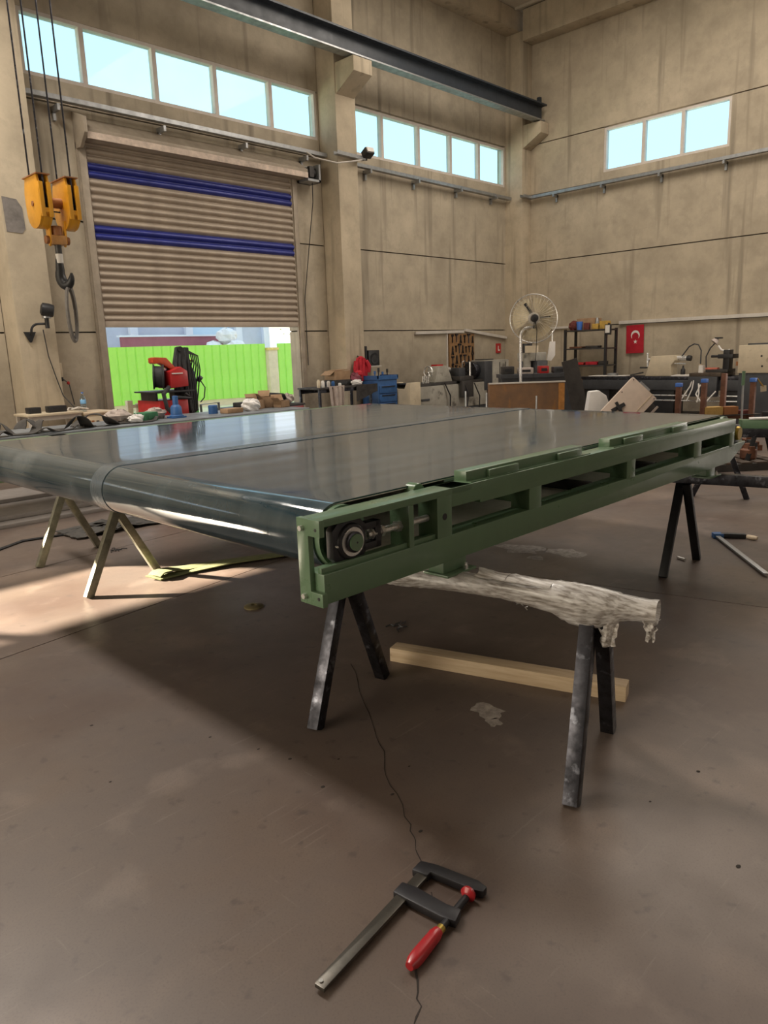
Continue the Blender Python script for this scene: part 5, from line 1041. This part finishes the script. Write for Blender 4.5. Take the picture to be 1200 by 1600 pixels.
# ---------------------------------------------------------------- bar rack, green rod, pallet, second frame
KQ = 1.178
def kp(x, y, z): return (x * KQ, y * KQ, max(.0, 1.6 + (z - 1.6) * KQ))
br = T('bar_rack', 'rack of rust-brown upright posts, some blue capped, before the long lathe', 'rack', (11.1, 4.1, 0))
for i, (x, y, h, cap_) in enumerate(((9.03, 3.82, 1.06, 1), (9.25, 3.60, 1.10, 1), (9.50, 3.46, 1.20, 0), (9.66, 3.17, 1.09, 1))):
    X_, Y_, Z_ = kp(x, y, h); p_ = MB().box(X_ - .034, X_ + .034, Y_ - .034, Y_ + .034, .08, Z_).build('post', rustbar, br, bevel=.003)
    if cap_: MB().box(X_ - .041, X_ + .041, Y_ - .041, Y_ + .041, Z_, Z_ + .055).build('blue_cap', bluecap, p_, bevel=.006)
for p, q, w_, h_ in (((10.55, 4.58, .04), (11.55, 3.62, .04), .08, .08), ((10.95, 4.95, .04), (11.95, 4.0, .04), .08, .08), ((10.62, 4.52, .50), (11.45, 3.72, .50), .04, .06), ((10.58, 4.54, .1), (10.98, 4.94, .1), .06, .05), ((11.5, 3.66, .1), (11.9, 4.06, .1), .06, .05)): MB().bar(p, q, w_, h_).build('base_bar', rustbar, br)
MB().bar((10.7, 4.44, .535), (11.5, 3.69, .535), .20, .012).build('rack_shelf', darkplate, br)
tag(MB().bar((10.92, 4.26, .60), (11.12, 4.08, .60), .16, .115).build('wood_block', mat('yellow_wood', (.52, .33, .10), .7)), 'yellow wooden block lying on the brown bar rack', 'block')
tag(MB().bar((11.14, 4.06, .60), (11.28, 3.92, .60), .16, .11).build('wood_block', rustpin), 'brown block right of yellow block on the brown bar rack', 'block')
tag(MB().bar((11.30, 3.90, .57), (11.44, 3.76, .57), .12, .05).build('red_bar', MATS['maroon_sack']), 'short maroon bar at right end on the brown bar rack', 'bar')
tgx = T('yellow_tag', 'small pale tag on yellow strap at right blue capped post', 'tag', (11.4, 3.66, .9)); MB().bar(kp(9.69, 3.14, 1.13), kp(9.74, 3.08, 1.03), .035, .012).build('strap', MATS['dull_yellow'], tgx); MB().bar(kp(9.74, 3.08, 1.04), kp(9.745, 3.075, .97), .08, .014, (1, 1, 0)).build('card', cream, tgx)
rd = T('green_rod', 'tall thin grey rod with green top standing before the long lathe', 'rod', (11.05, 3.76, 0)); MB().cyl((11.0, 3.72, 0), kp(9.44, 3.215, 1.06), .016, 8).build('rod', galv, rd); MB().cyl(kp(9.44, 3.215, 1.06), kp(9.45, 3.22, 1.23), .024, 8).build('green_tip', green, rd)
pt = T('pallet', 'dark pallet loaded with machine parts on the floor behind the conveyor tail', 'pallet', (9.8, 3.55, 0), -.7, local=True)
for y in (-.4, 0, .4): MB().box(-.6, .6, y - .05, y + .05, 0, .09).build('stringer', darkplate, pt)
for k in range(6): MB().box(-.58 + .2 * k, -.44 + .2 * k, -.45, .45, .09, .11).build('deck_board', mat('dark_pallet_wood', (.09, .065, .05), .9) if k == 0 else MATS['dark_pallet_wood'], pt)
for i, (u, v, s_, m_) in enumerate(((-.42, -.2, .2, black), (-.1, -.22, .22, darkplate), (.25, -.2, .2, rustbar), (.45, .1, .18, black), (-.3, .2, .22, charcoal), (.1, .22, .2, black))):
    q = Matrix.Rotation(-.7, 3, 'Z') @ Vector((u, v, 0))
    t = T('machine_part', 'dark round machine part on the floor pallet, ' + ('front left', 'front middle', 'front right', 'right end', 'rear left', 'rear middle')[i] + ' place', 'part', (9.8 + q.x, 3.55 + q.y, .11), .4 * i, local=True)
    MB().lathe([(s_ * .4, 0), (s_ * .5, .02), (s_ * .5, .12), (s_ * .3, .14), (s_ * .25, .2)], (0, 0, 0), (0, 0, 1), 16).build('body', m_, t); MB().box(-s_ * .5, s_ * .5, -.03, .03, .12, .17).build('lug', m_, t)
gbm = T('green_beam', 'short green frame beam resting on the trestle at right edge', 'beam', (8.0, 2.4, .72), math.atan2(-1.1, .43), local=True)
MB().box(-.32, 1.4, -.05, .05, 0, .085).build('beam', green, gbm, bevel=.004); MB().box(-.322, -.30, -.055, .055, 0.0, .09).build('end_cap', green, gbm)
tag(MB().bar((7.93, 2.62, .815), (8.06, 2.24, .835), .12, .012).build('paper_sheet', paper), 'white papers lying on the short green beam', 'paper')
t5 = trestle('black trestle furthest right, behind the short green beam', (10.0, 3.15), (10.5, 2.1), ((9.72, 3.2), (10.29, 3.09)), ((10.2, 2.1), (10.8, 2.0)), MATS['black_trestle'], None, zt=.7)

# ---------------------------------------------------------------- outside
S(MB().box(-60, 90, 11.3, 120, -.3, -.02).build('ground', yard))
FD = Vector((.983, -.185, 0)); FO = Vector((11.15, 22.56, 0))
fe = T('sheet_fence', 'bright green sheet metal fence seen through the open shutter, left stretch', 'fence', tuple(FO))
fe2 = T('sheet_fence', 'short stretch of bright green fence right of the pale gate post', 'fence', tuple(FO + FD * 5.5))
def fence_run(t0, t1, root):
    n = round((t1 - t0) / .285); first = None
    for i in range(n):
        q = FO + FD * (t0 + .285 * i)
        if first is None:
            prof = [(0, 0), (.022, 0), (.036, .022), (.25, .022), (.264, 0), (.284, 0), (.284, .006), (.268, .006), (.254, .028), (.032, .028), (.018, .006), (0, .006)]
            nb_ = Vector((-FD.y, FD.x, 0)) * -1
            first = MB().prism(prof, (0, 0, 1.82), (0, 0, .20), (tuple(FD), tuple(nb_))).build('fence_panel', fenceg, root, world=False); o = first
        else: o = first.copy(); COL.objects.link(o)
        o.location = q - root.location
    a, b = FO + FD * t0, FO + FD * (t0 + .285 * n)
    for z in (.5, 1.7): MB().bar((a.x, a.y + .05, z), (b.x, b.y + .05, z), .04, .05).build('fence_rail', galv, root)
    MB().bar((a.x, a.y + .06, .10), (b.x, b.y + .06, .10), .12, .2).build('fence_plinth', concbeam, root)
fence_run(-3.0, 5.0, fe); fence_run(5.45, 9.0, fe2)
gp = FO + FD * 5.22
gpo = T('gate_post', 'pale concrete post between the two stretches of green fence', 'post', tuple(gp)); MB().box(gp.x - .2, gp.x + .2, gp.y - .1, gp.y + .1, 0, 1.80).build('shaft', concbeam, gpo, bevel=.01); MB().box(gp.x - .24, gp.x + .24, gp.y - .13, gp.y + .13, 1.80, 1.88).build('cap', mat('yellow_cap', (.85, .62, .2), .7), gpo)
bd = T('factory_building', 'grey-blue factory building with pale pilasters beyond the green fence', 'building', (18, 32, 0))
MB().box(8, 23.3, 31.2, 40, 0, 7).build('wall', facade, bd); MB().box(8, 23.4, 31.0, 40.2, 7, 7.3).build('roof_edge', facadep, bd)
for x in (10.5, 16.0, 18.75, 21.5, 23.15): MB().box(x - .18, x + .18, 31.0, 31.2, 0, 7).build('pilaster', facadep, bd)
MB().box(18.95, 21.0, 31.12, 31.2, 0, 3.15).build('roller_door', glassblue, bd)
mw = T('maroon_wall', 'low maroon wall in front of the grey-blue factory', 'wall', (17, 29.5, 0)); MB().box(14.6, 19.6, 29.4, 29.6, 0, 2.55).build('wall', maroon, mw); MB().box(14.5, 19.7, 29.35, 29.65, 2.55, 2.62).build('coping', facadep, mw)
rnd = random.Random(5); n_ = 0
for ring, zc_, cnt in ((.85, .4, 4), (.75, 1.15, 4), (.58, 1.95, 3), (0.0, 2.5, 1)):
    for k in range(cnt):
        a = 2 * pi * k / cnt + ring; mb = MB(); mb.ball((0, 0, 0),   .5 if zc_ < 1.8 else .42, 14, 9, (1.1, 1, .85), .12)
        o = mb.build('bulk_bag', bagm, smooth=0); o.location = (18.9 + ring * cos(a), 28.2 + ring * sin(a), zc_); tag(o, 'topmost white bulk bag of the heap above the green fence' if cnt == 1 else 'white bulk bag low in the heap behind the green fence', 'bag', 'bulk bags heaped behind the fence')
fb = T('distant_building', 'distant pale building seen right of the grey-blue factory', 'building', (42, 55, 0)); MB().box(36, 60, 55, 65, 0, 4.2).build('wall', facadep, fb); MB().box(35.5, 60.5, 54.5, 65.5, 4.2, 4.6).build('roof', mat('pale_roof', (.62, .72, .80), .7), fb)
for k in range(9): MB().box(36.8 + 2.4 * k, 38.2 + 2.4 * k, 54.95, 55, 2.4, 3.4).build('window', glassblue, fb)
ft_ = T('fruit_tree', 'light green bushy tree right of the distant pale building', 'tree', (24.6, 28.0, 0)); MB().tube([(24.6, 28, 0), (24.65, 28, 1.2), (24.5, 28.1, 2.4), (24.8, 28, 3.6)], [.12, .10, .07, .03], 8).build('trunk', bark, ft_)
for dx, dz in ((-.7, 2.6), (.6, 2.9), (-.3, 3.3), (.9, 2.3)): MB().tube([(24.6, 28, 1.6), (24.6 + dx * .6, 28.1, dz - .4), (24.6 + dx, 28, dz)], .03, 6).build('branch', bark, ft_)
mb = MB()
for k in range(2600):
    u, v, w2 = rnd.gauss(0, .75), rnd.gauss(0, .6), rnd.gauss(0, .65); c = Vector((24.6 + u, 28 + v, 2.9 + w2)); a = Vector((rnd.uniform(-1, 1), rnd.uniform(-1, 1), rnd.uniform(-1, 1))).normalized() * .07; b = a.orthogonal().normalized() * .035
    mb.add([c - a, c + b, c + a, c - b], [(0, 1, 2, 3)])
stuff(mb.build('foliage', leaf, ft_, smooth=0))
# unseen block added left of the frame to keep sun off the high windows
nb2 = T('sun_blocker', 'tall unseen block added left of the yard to shade the windows', 'building', (-3, 34, 0)); MB().box(-12.5, 6.0, 30, 40, 0, 17).build('wall', facade, nb2); MB().box(-12.7, 6.2, 29.8, 40.2, 17, 17.4).build('roof_edge', facadep, nb2)
